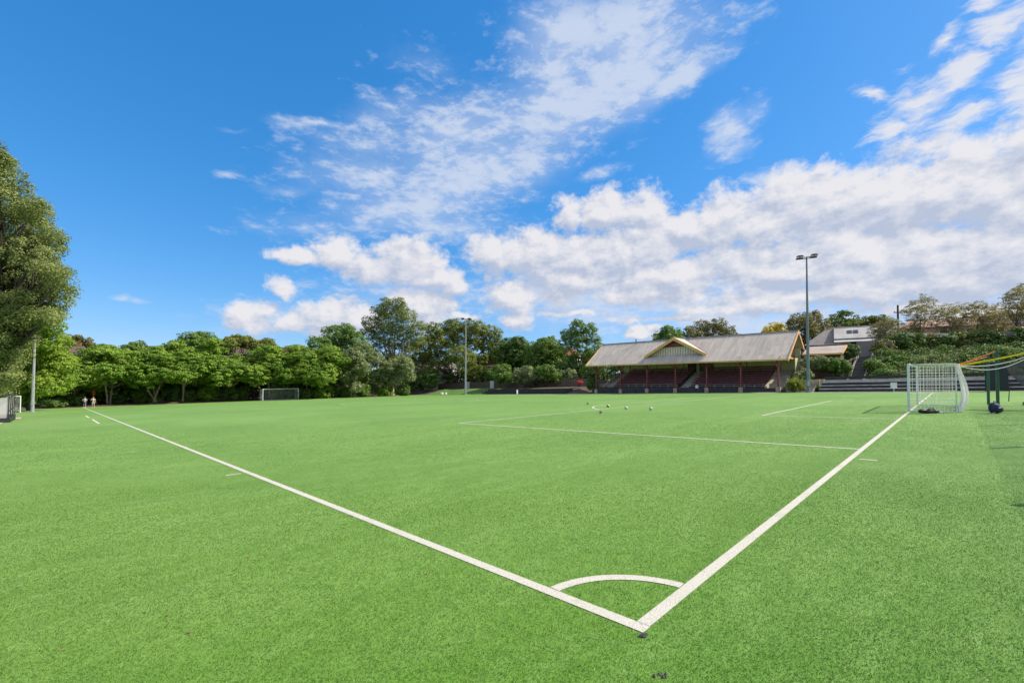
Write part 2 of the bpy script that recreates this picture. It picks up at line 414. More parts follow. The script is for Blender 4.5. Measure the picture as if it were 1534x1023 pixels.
def limbs(base_pt, lobes, seed, r0, fork=.35, stems=1, lean=.4):
    rg = random.Random(seed); mb = MB(); b = Vector(base_pt)
    L_ = [Vector(l[0]) for l in lobes]
    top = sum(L_, Vector()) / len(L_)
    groups = [[] for _ in range(stems)]
    order = sorted(range(len(L_)), key=lambda i: math.atan2(L_[i].y - top.y, L_[i].x - top.x))
    for k, i in enumerate(order): groups[k * stems // len(order)].append(i)
    for g in groups:
        if not g: continue
        ctr = sum((L_[i] for i in g), Vector()) / len(g)
        f = fork + rg.uniform(-.06, .08)
        fp = b + Vector(((ctr.x - b.x) * lean * f * 2, (ctr.y - b.y) * lean * f * 2, (ctr.z - b.z) * f))
        rs = r0 / math.sqrt(stems)
        st = b + Vector((rg.uniform(-.3, .3), rg.uniform(-.3, .3), -.15)) * (1 if stems > 1 else .2)
        st.z = b.z - .2
        mid = (st + fp) * .5 + Vector((rg.uniform(-.25, .25), rg.uniform(-.25, .25), 0))
        mb.tube([st, st + (mid - st) * .12, mid, fp], [rs * 1.45, rs * 1.05, rs * .9, rs * .75], 7)
        for i in g:
            e = fp.lerp(L_[i], .86); d = e - fp
            m1 = fp + d * .4 + Vector((rg.uniform(-.12, .12), rg.uniform(-.12, .12), rg.uniform(-.02, .12))) * d.length
            mb.tube([fp, m1, e], [rs * .55, rs * .36, rs * .1], 5)
            for _ in range(2):
                t = m1 + (e - m1) * rg.uniform(.1, .6)
                mb.tube([t, t + Vector((rg.uniform(-1, 1), rg.uniform(-1, 1), rg.uniform(.1, .9))) * d.length * .14], [rs * .2, rs * .06], 4, cap=False)
    return mb
def tree(name, cat, label, basep, lobes, leafm, clump, leaf, seed, trunk_r=.3, bark='bark', stems=1, fork=.35, lean=.4, group=None, **kw):
    """lobes in world coordinates"""
    b = Vector(basep); root = empty(name, b, 0, label, cat, group)
    lob = [(np.array(c) - np.array(b), np.array(r)) for c, r in lobes]
    V, Fq = foliage(lob, clump, leaf, seed, **kw)
    mesh_obj('crown' if name.endswith('tree') else 'foliage', np_mesh(name + '_crown', V, Fq, L[leafm]), root)
    if trunk_r:
        limbs((0, 0, 0), lob, seed, trunk_r, fork, stems, lean).build('trunk' if name.endswith('tree') else 'stem', M[bark], root)
    return root
def px_lobes(D, pts, depth_jit, seed, flat=.85):
    """lobes from (u, v, radius in photo pixels) at distance D, spread in depth"""
    rg = np.random.default_rng(seed); out = []
    for u, v, r in pts:
        d = D + rg.uniform(-depth_jit, depth_jit); p = at(u, v, d); w = r * d / F_PX
        out.append((np.array(p), np.array([w, w * rg.uniform(.9, 1.2), w * flat])))
    return out
def crown_px(D, u0, u1, v0, v1, n, seed, kind='dome', deep=1.0):
    c = at((u0 + u1) / 2, (v0 + v1) / 2, D); rx = (u1 - u0) / 2 * D / F_PX; rz = (v1 - v0) / 2 * D / F_PX
    return crown_lobes(c, (rx, rx * deep, rz), n, seed, kind)
def foot(u, D):
    p = at(u, 580, D); return Vector((p.x, p.y, float(gz(p.x, p.y))))
# ------------------------------------------------------------------ camera, sun, sky
cam = bpy.data.cameras.new('camera'); cam.sensor_width = 36; cam.lens = F_PX / 1534 * 36
cam.shift_y = SY / 1534; cam.clip_end = 4000; cam.clip_start = .05
co = bpy.data.objects.new('camera', cam); col.objects.link(co)
co.matrix_world = Matrix.Translation((0, 0, CH)) @ Matrix.Rotation(math.pi / 2 + PITCH, 4, 'X') @ Matrix.Rotation(ROLL, 4, 'Z')
sc.camera = co
sc.cycles.use_adaptive_sampling = True; sc.cycles.adaptive_threshold = .012; sc.cycles.adaptive_min_samples = 16
SUN_AZ, SUN_EL = R(82.4), R(43)          # azimuth clockwise from the view direction
sd = Vector((math.sin(SUN_AZ) * math.cos(SUN_EL), math.cos(SUN_AZ) * math.cos(SUN_EL), math.sin(SUN_EL)))
sun = bpy.data.lights.new('sun', 'SUN'); sun.energy = 4.2; sun.angle = R(.53); sun.color = (1, .92, .78)
so = bpy.data.objects.new('sun', sun); col.objects.link(so); so.rotation_euler = (-sd).to_track_quat('-Z', 'Y').to_euler()
sc.view_settings.view_transform = 'Standard'; sc.view_settings.look = 'None'; sc.view_settings.gamma = 1
sc.view_settings.exposure = EXPOSURE = .7

def sky():
    w = bpy.data.worlds.new('World'); sc.world = w; w.use_nodes = True; t = w.node_tree; t.nodes.clear(); N = NT(t)
    d = N.n('TexCoord').outputs['Generated']
    s3 = N.n('SeparateXYZ', {0: d}).outputs
    az = N.math('ARCTAN2', s3[0], s3[1]); el = N.math('ARCSINE', s3[2])
    p0 = N.n('CombineXYZ', {0: az, 1: el, 2: 0.}).outputs[0]
    def vadd(a, b): return N.n('VectorMath', {0: a, 1: b}, operation='ADD').outputs[0]
    def vscale(a, k): return N.n('VectorMath', {0: a, 'Scale': k}, operation='SCALE').outputs[0]
    def vsub(a, b): return N.n('VectorMath', {0: a, 1: b}, operation='SUBTRACT').outputs[0]
    def warp(p, sc_, amp, det=3):
        c = N.n('TexNoise', {'Vector': p, 'Scale': sc_, 'Detail': det, 'Roughness': .6}).outputs[1]
        return vadd(p, vscale(vsub(c, (.5, .5, .5)), amp))
    def azel(u, v):
        r = ray(u, v).normalized(); return math.atan2(r.x, r.y), math.asin(r.z)
    def field(p, blobs, k=.2, grow=1.):
        acc = None
        for b in blobs:
            u, v, ru, rv = b[:4]; ru *= grow; rv *= grow; ang = R(b[4]) if len(b) > 4 else 0; wgt = b[5] if len(b) > 5 else 1.
            a0, e0 = azel(u, v)
            a1, e1 = azel(u + ru * math.cos(ang), v - ru * math.sin(ang)); a2, e2 = azel(u - rv * math.sin(ang), v - rv * math.cos(ang))
            r1 = math.hypot(a1 - a0, e1 - e0); r2 = math.hypot(a2 - a0, e2 - e0); an = math.atan2(e1 - e0, a1 - a0)
            q = p if acc is None else N.n('VectorMath', {0: acc, 1: (1e-9, 1e-9, 0), 2: p}, operation='MULTIPLY_ADD').outputs[0]   # keeps the node chain in sequence
            m = N.n('Mapping', {'Vector': q, 'Location': (a0, e0, 0), 'Rotation': (0, 0, an), 'Scale': (r1, r2, 1)}, vector_type='TEXTURE').outputs[0]
            ln = N.n('VectorMath', {0: m}, operation='LENGTH').outputs[1]
            f = N.maprange(ln, 0., 2.2, wgt, -1.2, smooth=False)
            acc = f if acc is None else N.math('SMOOTH_MAX', acc, f, k)
        return acc
    sky = N.n('TexSky', sky_type='NISHITA', sun_disc=False, sun_elevation=SUN_EL, sun_rotation=SUN_AZ, altitude=0, air_density=1.0, dust_density=.35, ozone_density=2.2)
    blue = N.n('HueSaturation', {'Color': sky.outputs[0], 'Saturation': 1.32, 'Value': 1.0, 'Hue': .505}).outputs[0]
    blue = N.mix(1., blue, rgb(.84, .98, 1.14), 'MULTIPLY')
    ch = N.n('SeparateColor', {0: blue}).outputs; m0 = .1464      # film response of the sky, channel by channel
    cs = [N.math('MULTIPLY', N.math('POWER', N.math('MULTIPLY', ch[i], m0), g), k / SKY_M) for i, (k, g) in enumerate(((.70, .88), (.745, .60), (.975, .55)))]
    blue = N.n('CombineColor', {0: cs[0], 1: cs[1], 2: cs[2]}).outputs[0]
    # fair weather cumulus -------------------------------------------------
    cum = [(850, 322, 26, 32), (905, 318, 40, 32), (968, 322, 42, 40), (960, 370, 110, 48), (1040, 352, 60, 36), (865, 385, 50, 34), (795, 384, 80, 40), (740, 386, 45, 34), (860, 420, 120, 40, 0, .85),
           (1110, 335, 90, 48), (1190, 318, 95, 60), (1262, 300, 90, 55), (1330, 305, 110, 70), (1410, 285, 110, 70), (1480, 275, 100, 72), (1575, 255, 110, 95), (1670, 220, 130, 130), (1800, 200, 240, 250),
           (1300, 375, 260, 80), (1500, 370, 200, 100), (1160, 405, 190, 50), (1010, 415, 110, 30), (1420, 425, 240, 42), (930, 440, 130, 22, 0, .7), (1250, 440, 230, 24), (1080, 465, 120, 16, 0, .6), (1420, 458, 300, 26, 0, .9), (1150, 458, 200, 16, 0, .8), (1000, 432, 140, 34, 0, .9), (1560, 300, 120, 120),
           (615, 398, 62, 42), (570, 404, 62, 28), (500, 378, 38, 28), (450, 382, 40, 14, 0, .85), (660, 420, 38, 26), (638, 464, 38, 36), (612, 452, 28, 20, 0, .8), (766, 448, 44, 28), (488, 472, 44, 30), (535, 482, 36, 22), (445, 482, 40, 18, 0, .85),
           (420, 430, 26, 20, 0, .8), (374, 476, 38, 24), (398, 464, 24, 16, 0, .7), (774, 484, 28, 18), (958, 498, 26, 12, 0, .9), (976, 493, 16, 9, 0, .8), (690, 476, 60, 7, 0, .4), (850, 470, 110, 9, 0, .45), (1000, 480, 160, 8, 0, .5)]
    pw = warp(p0, 8, .06, 5)
    def billow(p):
        q = N.n('Mapping', {'Vector': p, 'Scale': (1, 1.35, 1)}).outputs[0]
        return N.noise(q, 13, 9, .62)
    fn = billow(p0); fn3 = N.noise(pw, 46, 7, .62)
    C = field(pw, cum, .22, 1.16)
    rough = N.math('ADD', N.math('MULTIPLY', N.math('SUBTRACT', fn, .5), 1.9), N.math('MULTIPLY', N.math('SUBTRACT', fn3, .5), .7))
    Cd = N.math('ADD', C, rough)
    # shade: thickness a little toward the sun, broad for the bases and fine for the billows
    C2 = field(vadd(pw, (.010, .022, 0)), cum, .22, 1.16)
    lee = N.math('SUBTRACT', C2, C)
    fn2 = billow(vadd(p0, (.013, .016, 0)))
    strat = N.noise(N.n('Mapping', {'Vector': p0, 'Rotation': (0, 0, R(-8)), 'Scale': (1, 4.2, 1)}).outputs[0], 7, 7, .62)
    sh = N.math('ADD', N.math('MULTIPLY', N.math('SUBTRACT', fn, fn2), 3.4), .47)
    sh = N.math('ADD', sh, N.math('MULTIPLY', N.math('SUBTRACT', strat, .5), 1.5))
    sh = N.math('SUBTRACT', sh, N.math('MULTIPLY', lee, 1.4), clamp=True)
    edge = N.math('SUBTRACT', Cd, N.math('MULTIPLY', N.math('MAXIMUM', lee, 0.), .28))
    dens = N.math('POWER', N.maprange(edge, -.14, .42, smooth=True), .8)
    ccol = N.mix(sh, rgb(*CLOUD_DARK), rgb(*CLOUD_LIGHT))
    # thin high streak -----------------------------------------------------
    cir = [(880, 140, 250, 66, 32, 1.15), (940, 30, 120, 90, 45, 1.25), (850, 60, 120, 100, 40, 1.05), (960, 110, 120, 40, 38, 1.2), (1010, 120, 110, 26, 30), (700, 265, 210, 70, 22), (620, 310, 130, 50, 10), (760, 180, 170, 80, 30, .75), (560, 215, 130, 42, 0, .6), (480, 184, 95, 13, -8, .7),
           (590, 170, 120, 60, 10, .45), (1120, 175, 50, 30, 30, .5), (1085, 200, 46, 34, 50, .95), (1100, 225, 40, 16, 20, .8), (1150, 268, 44, 12, 10, 1.0), (440, 285, 80, 22, 0, .4), (345, 264, 34, 12, 0, .5), (190, 451, 30, 9, 0, .55), (220, 453, 22, 8, 0, .5), (640, 90, 110, 60, 0, .2), (850, -60, 200, 100, 0, .8), (350, 186, 40, 8, 0, .3), (900, 255, 60, 12, 20, .55), (900, 455, 260, 50, 0, 1.0), (1100, 478, 260, 34, 0, .95), (620, 450, 190, 50, 0, .55), (430, 470, 130, 36, 0, .5), (480, 350, 150, 40, 0, .32), (1300, 470, 260, 26, 0, .7), (640, 335, 150, 36, 0, .8), (560, 260, 140, 60, 0, .7), (690, 200, 160, 90, 20, .8)]
    pc = warp(p0, 5, .09, 4)
    Cm = field(pc, cir, .25)
    a = R(35)
    stv = N.n('Mapping', {'Vector': warp(p0, 7, .03, 2), 'Rotation': (0, 0, -a), 'Scale': (1, 2.6, 1)}).outputs[0]
    sn = N.noise(stv, 10, 9, .68)
    rip = N.noise(N.n('Mapping', {'Vector': pc, 'Rotation': (0, 0, R(30)), 'Scale': (1.0, 2.6, 1)}).outputs[0], 26, 4, .6)
    cd = N.math('ADD', Cm, N.math('ADD', N.math('MULTIPLY', N.math('SUBTRACT', sn, .5), 2.7), N.math('MULTIPLY', N.math('SUBTRACT', rip, .5), 1.2)))
    cden = N.math('MAXIMUM', N.math('MULTIPLY', N.maprange(cd, -.18, 1.02), .88), N.math('MULTIPLY', N.maprange(N.math('ADD', Cm, N.math('MULTIPLY', N.math('SUBTRACT', sn, .5), .7)), -.25, .95), .55))
    # rippled mid cloud at the right --------------------------------------
    alt = [(1300, 140, 42, 16, 5), (1372, 150, 72, 46, 20), (1330, 190, 52, 38, 30), (1450, 95, 90, 36, 45), (1500, 40, 90, 40, 35), (1440, 180, 80, 34, 25), (1420, 205, 60, 18, 20), (1530, 130, 90, 60, 30), (1600, 60, 140, 110, 30), (1480, 0, 50, 20, 30), (1420, 60, 50, 16, 45)]
    pa = warp(p0, 11, .05, 4)
    Am = field(pa, alt, .15)
    an = N.noise(N.n('Mapping', {'Vector': pa, 'Rotation': (0, 0, -R(38)), 'Scale': (1, 3.8, 1)}).outputs[0], 12, 8, .66)
    ad = N.math('ADD', Am, N.math('MULTIPLY', N.math('SUBTRACT', an, .5), 2.6))
    aden = N.math('MULTIPLY', N.maprange(ad, .0, .95), .92)
    thin = rgb(*CLOUD_THIN)
    # unseen broken cloud added overhead and behind to lift and whiten the skylight
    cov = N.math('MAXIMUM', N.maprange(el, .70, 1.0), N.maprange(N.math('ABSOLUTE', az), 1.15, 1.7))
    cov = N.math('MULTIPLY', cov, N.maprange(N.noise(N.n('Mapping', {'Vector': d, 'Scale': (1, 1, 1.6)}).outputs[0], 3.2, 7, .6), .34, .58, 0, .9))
    c = N.mix(cden, blue, thin); c = N.mix(aden, c, N.mix(.75, thin, rgb(*CLOUD_LIGHT))); c = N.mix(N.math('MULTIPLY', dens, .97), c, ccol)
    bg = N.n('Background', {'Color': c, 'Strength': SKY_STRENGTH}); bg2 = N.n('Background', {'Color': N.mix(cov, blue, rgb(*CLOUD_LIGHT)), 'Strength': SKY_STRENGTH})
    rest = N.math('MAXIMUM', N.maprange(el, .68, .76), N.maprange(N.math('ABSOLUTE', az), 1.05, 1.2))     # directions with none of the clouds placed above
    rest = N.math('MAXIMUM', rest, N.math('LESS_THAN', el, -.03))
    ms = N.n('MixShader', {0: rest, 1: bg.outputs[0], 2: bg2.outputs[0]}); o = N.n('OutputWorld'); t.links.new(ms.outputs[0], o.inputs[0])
SKY_STRENGTH = .1; SKY_M = SKY_STRENGTH * 2 ** EXPOSURE
CLOUD_LIGHT = [c / SKY_M for c in (.84, .83, .86)]; CLOUD_DARK = [c / SKY_M for c in (.50, .56, .70)]; CLOUD_THIN = [c / SKY_M for c in (.64, .72, .87)]
sky()

# ------------------------------------------------------------------ ground
def ground_z(x, y):
    X, Y = w2f(x, y); inside = sstep((67.2 - X) / 1.2) * sstep((107.6 - Y) / 1.2)
    return gz(x, y) - .12 * inside - .02
def grid_mesh(name, xs, ys, fz, m):
    XX, YY = np.meshgrid(xs, ys); V = np.stack([XX, YY, fz(XX, YY)], -1).reshape(-1, 3)
    nx, ny = len(xs), len(ys); i = np.arange(nx * ny).reshape(ny, nx)
    Fq = np.stack([i[:-1, :-1], i[:-1, 1:], i[1:, 1:], i[1:, :-1]], -1).reshape(-1, 4)
    return np_mesh(name, V, Fq, m, smooth=True)
xs = np.concatenate([[-1500, -800, -400, -230, -160], np.arange(-110, 110.1, 2.0), [160, 230, 400, 800, 1500]])
ys = np.concatenate([[-800, -300, -120, -60], np.arange(-40, 160.1, 2.0), [200, 280, 400, 800, 1800]])
tag(mesh_obj('ground', grid_mesh('ground', xs, ys, ground_z, M['soil'])), kind='structure')
O_XY = f2w(0, 0); O_Z = float(base(*O_XY))
FA_, FB_ = GX * SA + GY * CA, -GX * CA + GY * SA           # slope along the goal line and the touchline
def fplane(X, Y): return FA_ * X + FB_ * Y
def field_obj(o): o.location = (O_XY[0], O_XY[1], O_Z); o.rotation_euler = (0, 0, FROT); return o
mb = MB(); T = [(-40, -34), (66.2, -34), (66.2, 106.2), (-40, 106.2)]
mb.quad(*[(a, b, fplane(a, b)) for a, b in T])
tag(field_obj(mb.build('pitch', M['turf'])), kind='structure')

lines = MB(); Z1 = .006
def strip(X0, Y0, X1, Y1, w, mi=0, z=Z1):
    dx, dy = X1 - X0, Y1 - Y0; l = math.hypot(dx, dy); nx, ny = -dy / l * w / 2, dx / l * w / 2
    q = [(X0 - nx, Y0 - ny), (X1 - nx, Y1 - ny), (X1 + nx, Y1 + ny), (X0 + nx, Y0 + ny)]
    lines.quad(*[(a, b, fplane(a, b) + z) for a, b in q], mi)
def arc(X, Y, r, a0, a1, w, n=48):
    for k in range(n):
        p, q = R(a0 + (a1 - a0) * k / n), R(a0 + (a1 - a0) * (k + 1) / n)
        ps = [(X + rr * math.cos(t), Y + rr * math.sin(t)) for rr, t in ((r - w / 2, p), (r + w / 2, p), (r + w / 2, q), (r - w / 2, q))]
        lines.quad(*[(a, b, fplane(a, b) + Z1) for a, b in ps])
W = .12; h = W / 2; SW = .110
strip(h, 0, h, LEN, SW)                                     # near touchline
strip(W, h, WID, h, SW)                                     # goal line at the right
strip(W, LEN - h, WID, LEN - h, W); strip(WID - h, W, WID - h, LEN - W, W)
strip(W, LEN / 2, WID - W, LEN / 2, W)
arc(h, h, .88, 4.2, 85.8, SW); arc(GC, LEN / 2, 9.15, 0, 360, W, 120)
for s, y0 in ((1, 0), (-1, LEN)):
    e = y0 + s * W
    strip(D1, e, D1, y0 + s * 16.5, W); strip(WID - D1, e, WID - D1, y0 + s * 16.5, W); strip(D1 + h, y0 + s * (16.5 - h), WID - D1 - h, y0 + s * (16.5 - h), W)
    strip(D1 + 11, e, D1 + 11, y0 + s * 5.5, W); strip(WID - D1 - 11, e, WID - D1 - 11, y0 + s * 5.5, W); strip(D1 + 11 + h, y0 + s * (5.5 - h), WID - D1 - 11 - h, y0 + s * (5.5 - h), W)
    a = math.degrees(math.asin(5.5 / 9.15)); arc(GC, y0 + s * 11, 9.15, s * a, s * (180 - a), W)
strip(-.38, 9.98, -.08, 9.98, .09); strip(9.65, -.10, 9.65, -.42, .09)
strip(-1.05, 39.3, -1.05, 47.7, .13); strip(-1.10, 51.3, -1.10, 58, .13)
# other sports, worn off by the near touchline
strip(-12, 49.5, -1.2, 49.5, .16, 1); strip(-12, 62, -1.2, 62, .16, 1); strip(-12, 42.5, -1.2, 41.5, .12, 1); strip(.2, 62, 62, 62, .06, 1); strip(.2, 35.5, 0.8, 35.5, .05, 1)

# blades of turf, as far out as single blades can be told apart
def blades(n, d0, d1):
    rg = np.random.default_rng(3); u = rg.random(n); e = .75
    d = (d0 ** e + u * (d1 ** e - d0 ** e)) ** (1 / e); x = rg.uniform(-1.2, 1.22, n) * d
    X, Y = w2f(x, d)
    r = np.hypot(X - h, Y - h); j = rg.normal(size=n) * .009
    white = ((X > j) & (X < W + j) & (Y > j)) | ((Y > j) & (Y < W + j) & (X > j)) | ((abs(r - .88) < h + j) & (X > 0) & (Y > 0)) \
        | ((abs(Y - 9.98) < .045) & (X > -.38) & (X < -.08)) | ((abs(X - 9.65) < .045) & (Y < -.1) & (Y > -.42))
    white &= rg.random(n) < .93
    z = base(x, d); B = np.stack([x, d, z], 1)
    th = rg.uniform(0, 2 * np.pi, n); w = (.0022 + .00055 * d) * rg.uniform(.7, 1.3, n)
    hh = rg.uniform(.007, .016, n) * np.clip((d1 - d) / (d1 * .4), .1, 1) * np.clip((d - d0) / 3 + (d0 < 5), .1, 1) * np.where(white, .8, 1)
    side = np.stack([np.cos(th), np.sin(th), 0 * th], 1) * w[:, None] * .5
    ln = rg.normal(size=(n, 2)) * .009; ln[:, 0] += .003
    tip = B + np.stack([ln[:, 0], ln[:, 1], hh], 1)
    V = np.stack([B - side, B + side, tip], 1)
    return V, white
BV, bw = blades(640000, 2.3, 11.5)
BV2, bw2 = blades(380000, 8.5, 30.0)
BV = np.concatenate([BV, BV2]); bw = np.concatenate([bw, bw2])
V = BV[~bw].reshape(-1, 3)
tag(mesh_obj('grass', np_mesh('grass', V, np.arange(len(V)).reshape(-1, 3), M['blade'])), 'short green blades of artificial turf across the foreground', kind='stuff')
# white blades belong to the markings
V = BV[bw].reshape(-1, 3).copy(); mk = field_obj(lines.build('pitch_markings', [M['line'], M['line_faint'], M['blade_white']]))
bm = bmesh.new(); bm.from_mesh(mk.data)
Xw, Yw = w2f(V[:, 0], V[:, 1]); Zl = V[:, 2] - O_Z
vs = [bm.verts.new((a, b, c)) for a, b, c in zip(Xw, Yw, Zl)]
for i in range(0, len(vs), 3): bm.faces.new(vs[i:i + 3]).material_index = 2
bm.to_mesh(mk.data); bm.free(); tag(mk, kind='structure')

# paths and lawn
def sheet(name, X0, X1, Y0, Y1, m, lift, step=1.0, label=None, kind='structure'):
    xs_ = np.linspace(X0, X1, max(2, int((X1 - X0) / step) + 1)); ys_ = np.linspace(Y0, Y1, max(2, int((Y1 - Y0) / step) + 1))
    XX, YY = np.meshgrid(xs_, ys_); x, y = f2w(XX, YY); V = np.stack([x, y, gz(x, y) + lift], -1).reshape(-1, 3)
    nx, ny = len(xs_), len(ys_); i = np.arange(nx * ny).reshape(ny, nx)
    Fq = np.stack([i[:-1, :-1], i[:-1, 1:], i[1:, 1:], i[1:, :-1]], -1).reshape(-1, 4)
    return tag(mesh_obj(name, np_mesh(name, V, Fq, m, smooth=True)), kind=kind)
sheet('lawn', 66.6, 78, 76, 101, M['lawn'], .05)
sheet('path', -7.6, -5.35, 57.2, 62, M['paver'], .02); sheet('path', -9, -5.9, 46.5, 50.5, M['paver'], .02)
sheet('path', 66.2, 67.6, -30, 52, M['concrete'], .025)

# ------------------------------------------------------------------ goals
def net(mb, P, ns, nt, r):
    for i in range(ns + 1): mb.tube([P(i / ns, j / nt) for j in range(nt + 1)], r, 3, cap=False)
    for j in range(nt + 1): mb.tube([P(i / ns, j / nt) for i in range(ns + 1)], r, 3, cap=False)
def make_goal(name, label, X0, Y0, rz, wid, hgt, dep, cell, cord, postr, slope=0., sag=.12, top=1.0):
    """front posts at x = 0 and wid, mouth toward +y"""
    g = empty(name, FP(X0, Y0), rz, label, 'goal', None)
    for k, x in enumerate((0, wid)):
        p = MB(); p.tube([(x, 0, -.03 + slope * x), (x, 0, hgt + slope * x)], postr, 10); p.build('post', M['post_white'], g)
    p = MB(); p.tube([(-postr, 0, hgt), (wid + postr, 0, hgt + slope * wid)], postr * .96, 10); p.build('crossbar', M['post_white'], g)
    for x in (0, wid):
        z = slope * x
        p = MB(); p.tube([(x, -postr, z + .04), (x, -dep, z + .04)], .03, 6); p.build('base_bar', M['post_white'], g)
        p = MB(); p.tube([(x, -dep, z + .04), (x, -dep * top, z + hgt - .05)], .028, 6); p.tube([(x, -dep * top, z + hgt - .05), (x, 0, z + hgt)], .02, 6); p.build('stanchion', M['post_white'], g)
    p = MB(); p.tube([(0, -dep, .04), (wid, -dep, .04 + slope * wid)], .04, 6); p.build('back_bar', M['post_white'], g)
    n = MB(); ns = int(wid / cell); nt = int(hgt / cell); nd = max(3, int(dep / cell))
    def back(s, t):
        b = sag * (math.sin(math.pi * (1 - t) ** 1.4) * (0.75 + .25 * math.sin(s * 9)) + .35 * (1 - t))
        return (wid * s, -dep * (1 - t) - dep * top * t - b, slope * wid * s + .05 + (hgt - .07) * t)
    net(n, back, ns, nt, cord)
    net(n, lambda s, t: (wid * s, -dep * top * t - .02, hgt + slope * wid * s - .05 * math.sin(math.pi * t)), ns, nd, cord)
    if cord < .0083: net(n, lambda s, t: (wid * s, back(s, t)[1] - .10 - .05 * math.sin(s * 23 + t * 4), back(s, t)[2]), ns, nt, cord * .8)
    for x in (0, wid):
        net(n, lambda s, t: (x, -(dep * (1 - t) + dep * top * t) * s, slope * x + .05 + (hgt - .05) * t), nd, nt, cord)
    n.build('net', M['net_white'], g)
    return g
goal = make_goal('football_goal', 'white full size football goal with box net nearest the camera, black bag beside it', GC - 3.66, 0.06, FROT, 7.32, 2.44, 1.75, .145, .0082, .06, FA_, .26)
# gathered spare net hangs down the back
goal2 = make_goal('football_goal', 'distant white football goal with grey net in front of the trees', GC + 3.66, LEN - .06, FROT + math.pi, 7.32, 2.44, 1.9, .24, .011, .075, -FA_)
g3 = make_goal('training_goal', 'small white netted training goal with blue upright beside the grey pole', -6.35, 83.2, FROT + math.pi, 3.0, 2.1, 1.0, .16, .012, .06, -FA_)
g3.children[0].data.materials[0] = mat('blue_goal_post', (.02, .06, .35), .45)

# straps and cords from the goal to the posts and frame behind it
gp = [FP(31.95, -3.25), FP(36.4, -3.07)]
for k, (p, hh, lab) in enumerate(((gp[0], 3.12, 'nearer of the two dark green posts behind the white goal, navy backpack at its foot'), (gp[1], 3.0, 'farther of the two dark green posts behind the white goal'))):
    o = MB(); o.tube([(0, 0, -.05), (0, 0, hh)], .068, 12); o.tube([(0, 0, hh), (0, 0, hh + .05)], [.074, .05], 12); o.tube([(0, 0, hh * .78), (0, 0, hh * .78 + .06)], .075, 12)
    b = o.build('net_post', M['green_post']); b.location = p; tag(b, lab, 'post', 'green posts behind the goal')
def sagline(a, b, n, s): return [a.lerp(b, i / n) - Vector((0, 0, s * 4 * (i / n) * (1 - i / n))) for i in range(n + 1)]
back_near = at(1439, 545, 22.6); frame_top = at(1560, 523, 22.0)
def strap(name, label, cat, a, b, sg, w, m):
    o = MB(); P = sagline(a, b, 14, sg)
    for i in range(14):
        p, q = P[i], P[i + 1]; o.hexa([p + Vector((0, -.004, -w)), p + Vector((0, .004, -w)), p + Vector((0, .004, w)), p + Vector((0, -.004, w)), q + Vector((0, -.004, -w)), q + Vector((0, .004, -w)), q + Vector((0, .004, w)), q + Vector((0, -.004, w))])
    tag(o.build(name, m), label, cat)
strap('strap', 'orange webbing strap tied from goal net corner to green post', 'strap', back_near, gp[0] + Vector((0, 0, 3.05)), .0, .022, M['orange'])
strap('strap', 'thin orange strap below the thicker one, tied to the nearer green post', 'strap', back_near + Vector((0, .3, -.02)), gp[1] + Vector((0, 0, 2.9)), .04, .016, M['orange'])
strap('strap', 'yellow webbing strap pulled from goal net past the green post', 'strap', back_near + Vector((.02, 0, -.06)), frame_top, .05, .045, M['yellow'])
for k, (dz, sg, lab) in enumerate(((-.1, .28, 'upper white cord sagging between the goal and dark net'), (-.12, .5, 'lower white cord hanging slack between the goal and dark net'))):
    o = MB(); o.tube(sagline(back_near + Vector((.03, .02 * k, dz)), frame_top + Vector((0, .1 * k, -.05)), 20, sg), .016, 5); tag(o.build('cord', M['net_white']), lab, 'cord')
# dark net gathered toward the green post
def tri(A, B, C_, n, r):
    o = MB()
    for i in range(n + 1):
        s = i / n; o.tube([A.lerp(B.lerp(C_, s), j / 12) - Vector((0, 0, .12 * math.sin(math.pi * j / 12) * (1 - s))) for j in range(13)], r, 3, cap=False)
    for j in range(1, 13):
        t = j / 12; o.tube([A.lerp(B.lerp(C_, i / n), t) - Vector((0, 0, .12 * math.sin(math.pi * t) * (1 - i / n))) for i in range(n + 1)], r, 3, cap=False)
    return o
netA = at(1498, 547, 23.9); netB = at(1572, 521, 22.3); netC = at(1578, 618, 22.0)
nn = empty('practice_net', Vector((netC.x, netC.y, float(gz(netC.x, netC.y)))), 0, 'dark grey practice net gathered to a point at the green post, far right', 'net')
def loc(o, r): o.matrix_parent_inverse = Matrix.Translation(-r.location); return o
o = tri(netA, netB, netC, 26, .007).build('net_cords', M['dark_net'], nn); loc(o, nn)
o = MB()
nA = 10
for i in range(nA):
    b0, b1 = netB.lerp(netC, i / nA), netB.lerp(netC, (i + 1) / nA)
    for j in range(6):
        def q(b, t, s): return netA.lerp(b, t) - Vector((0, -.01, .12 * math.sin(math.pi * t) * (1 - s)))
        pts = [q(b0, j / 6, i / nA), q(b0, (j + 1) / 6, i / nA), q(b1, (j + 1) / 6, (i + 1) / nA), q(b1, j / 6, (i + 1) / nA)]
        o.add(pts, [(0, 1, 2, 3)], 0, True)
o = o.build('mesh_cloth', M['shade_cloth'], nn); loc(o, nn)
o = MB(); f = Vector((netB.x, netB.y, float(gz(netB.x, netB.y)))); o.tube([f - Vector((0, 0, .1)), netB + Vector((0, 0, .1))], .05, 8); o = o.build('frame_post', M['green_post'], nn); loc(o, nn)

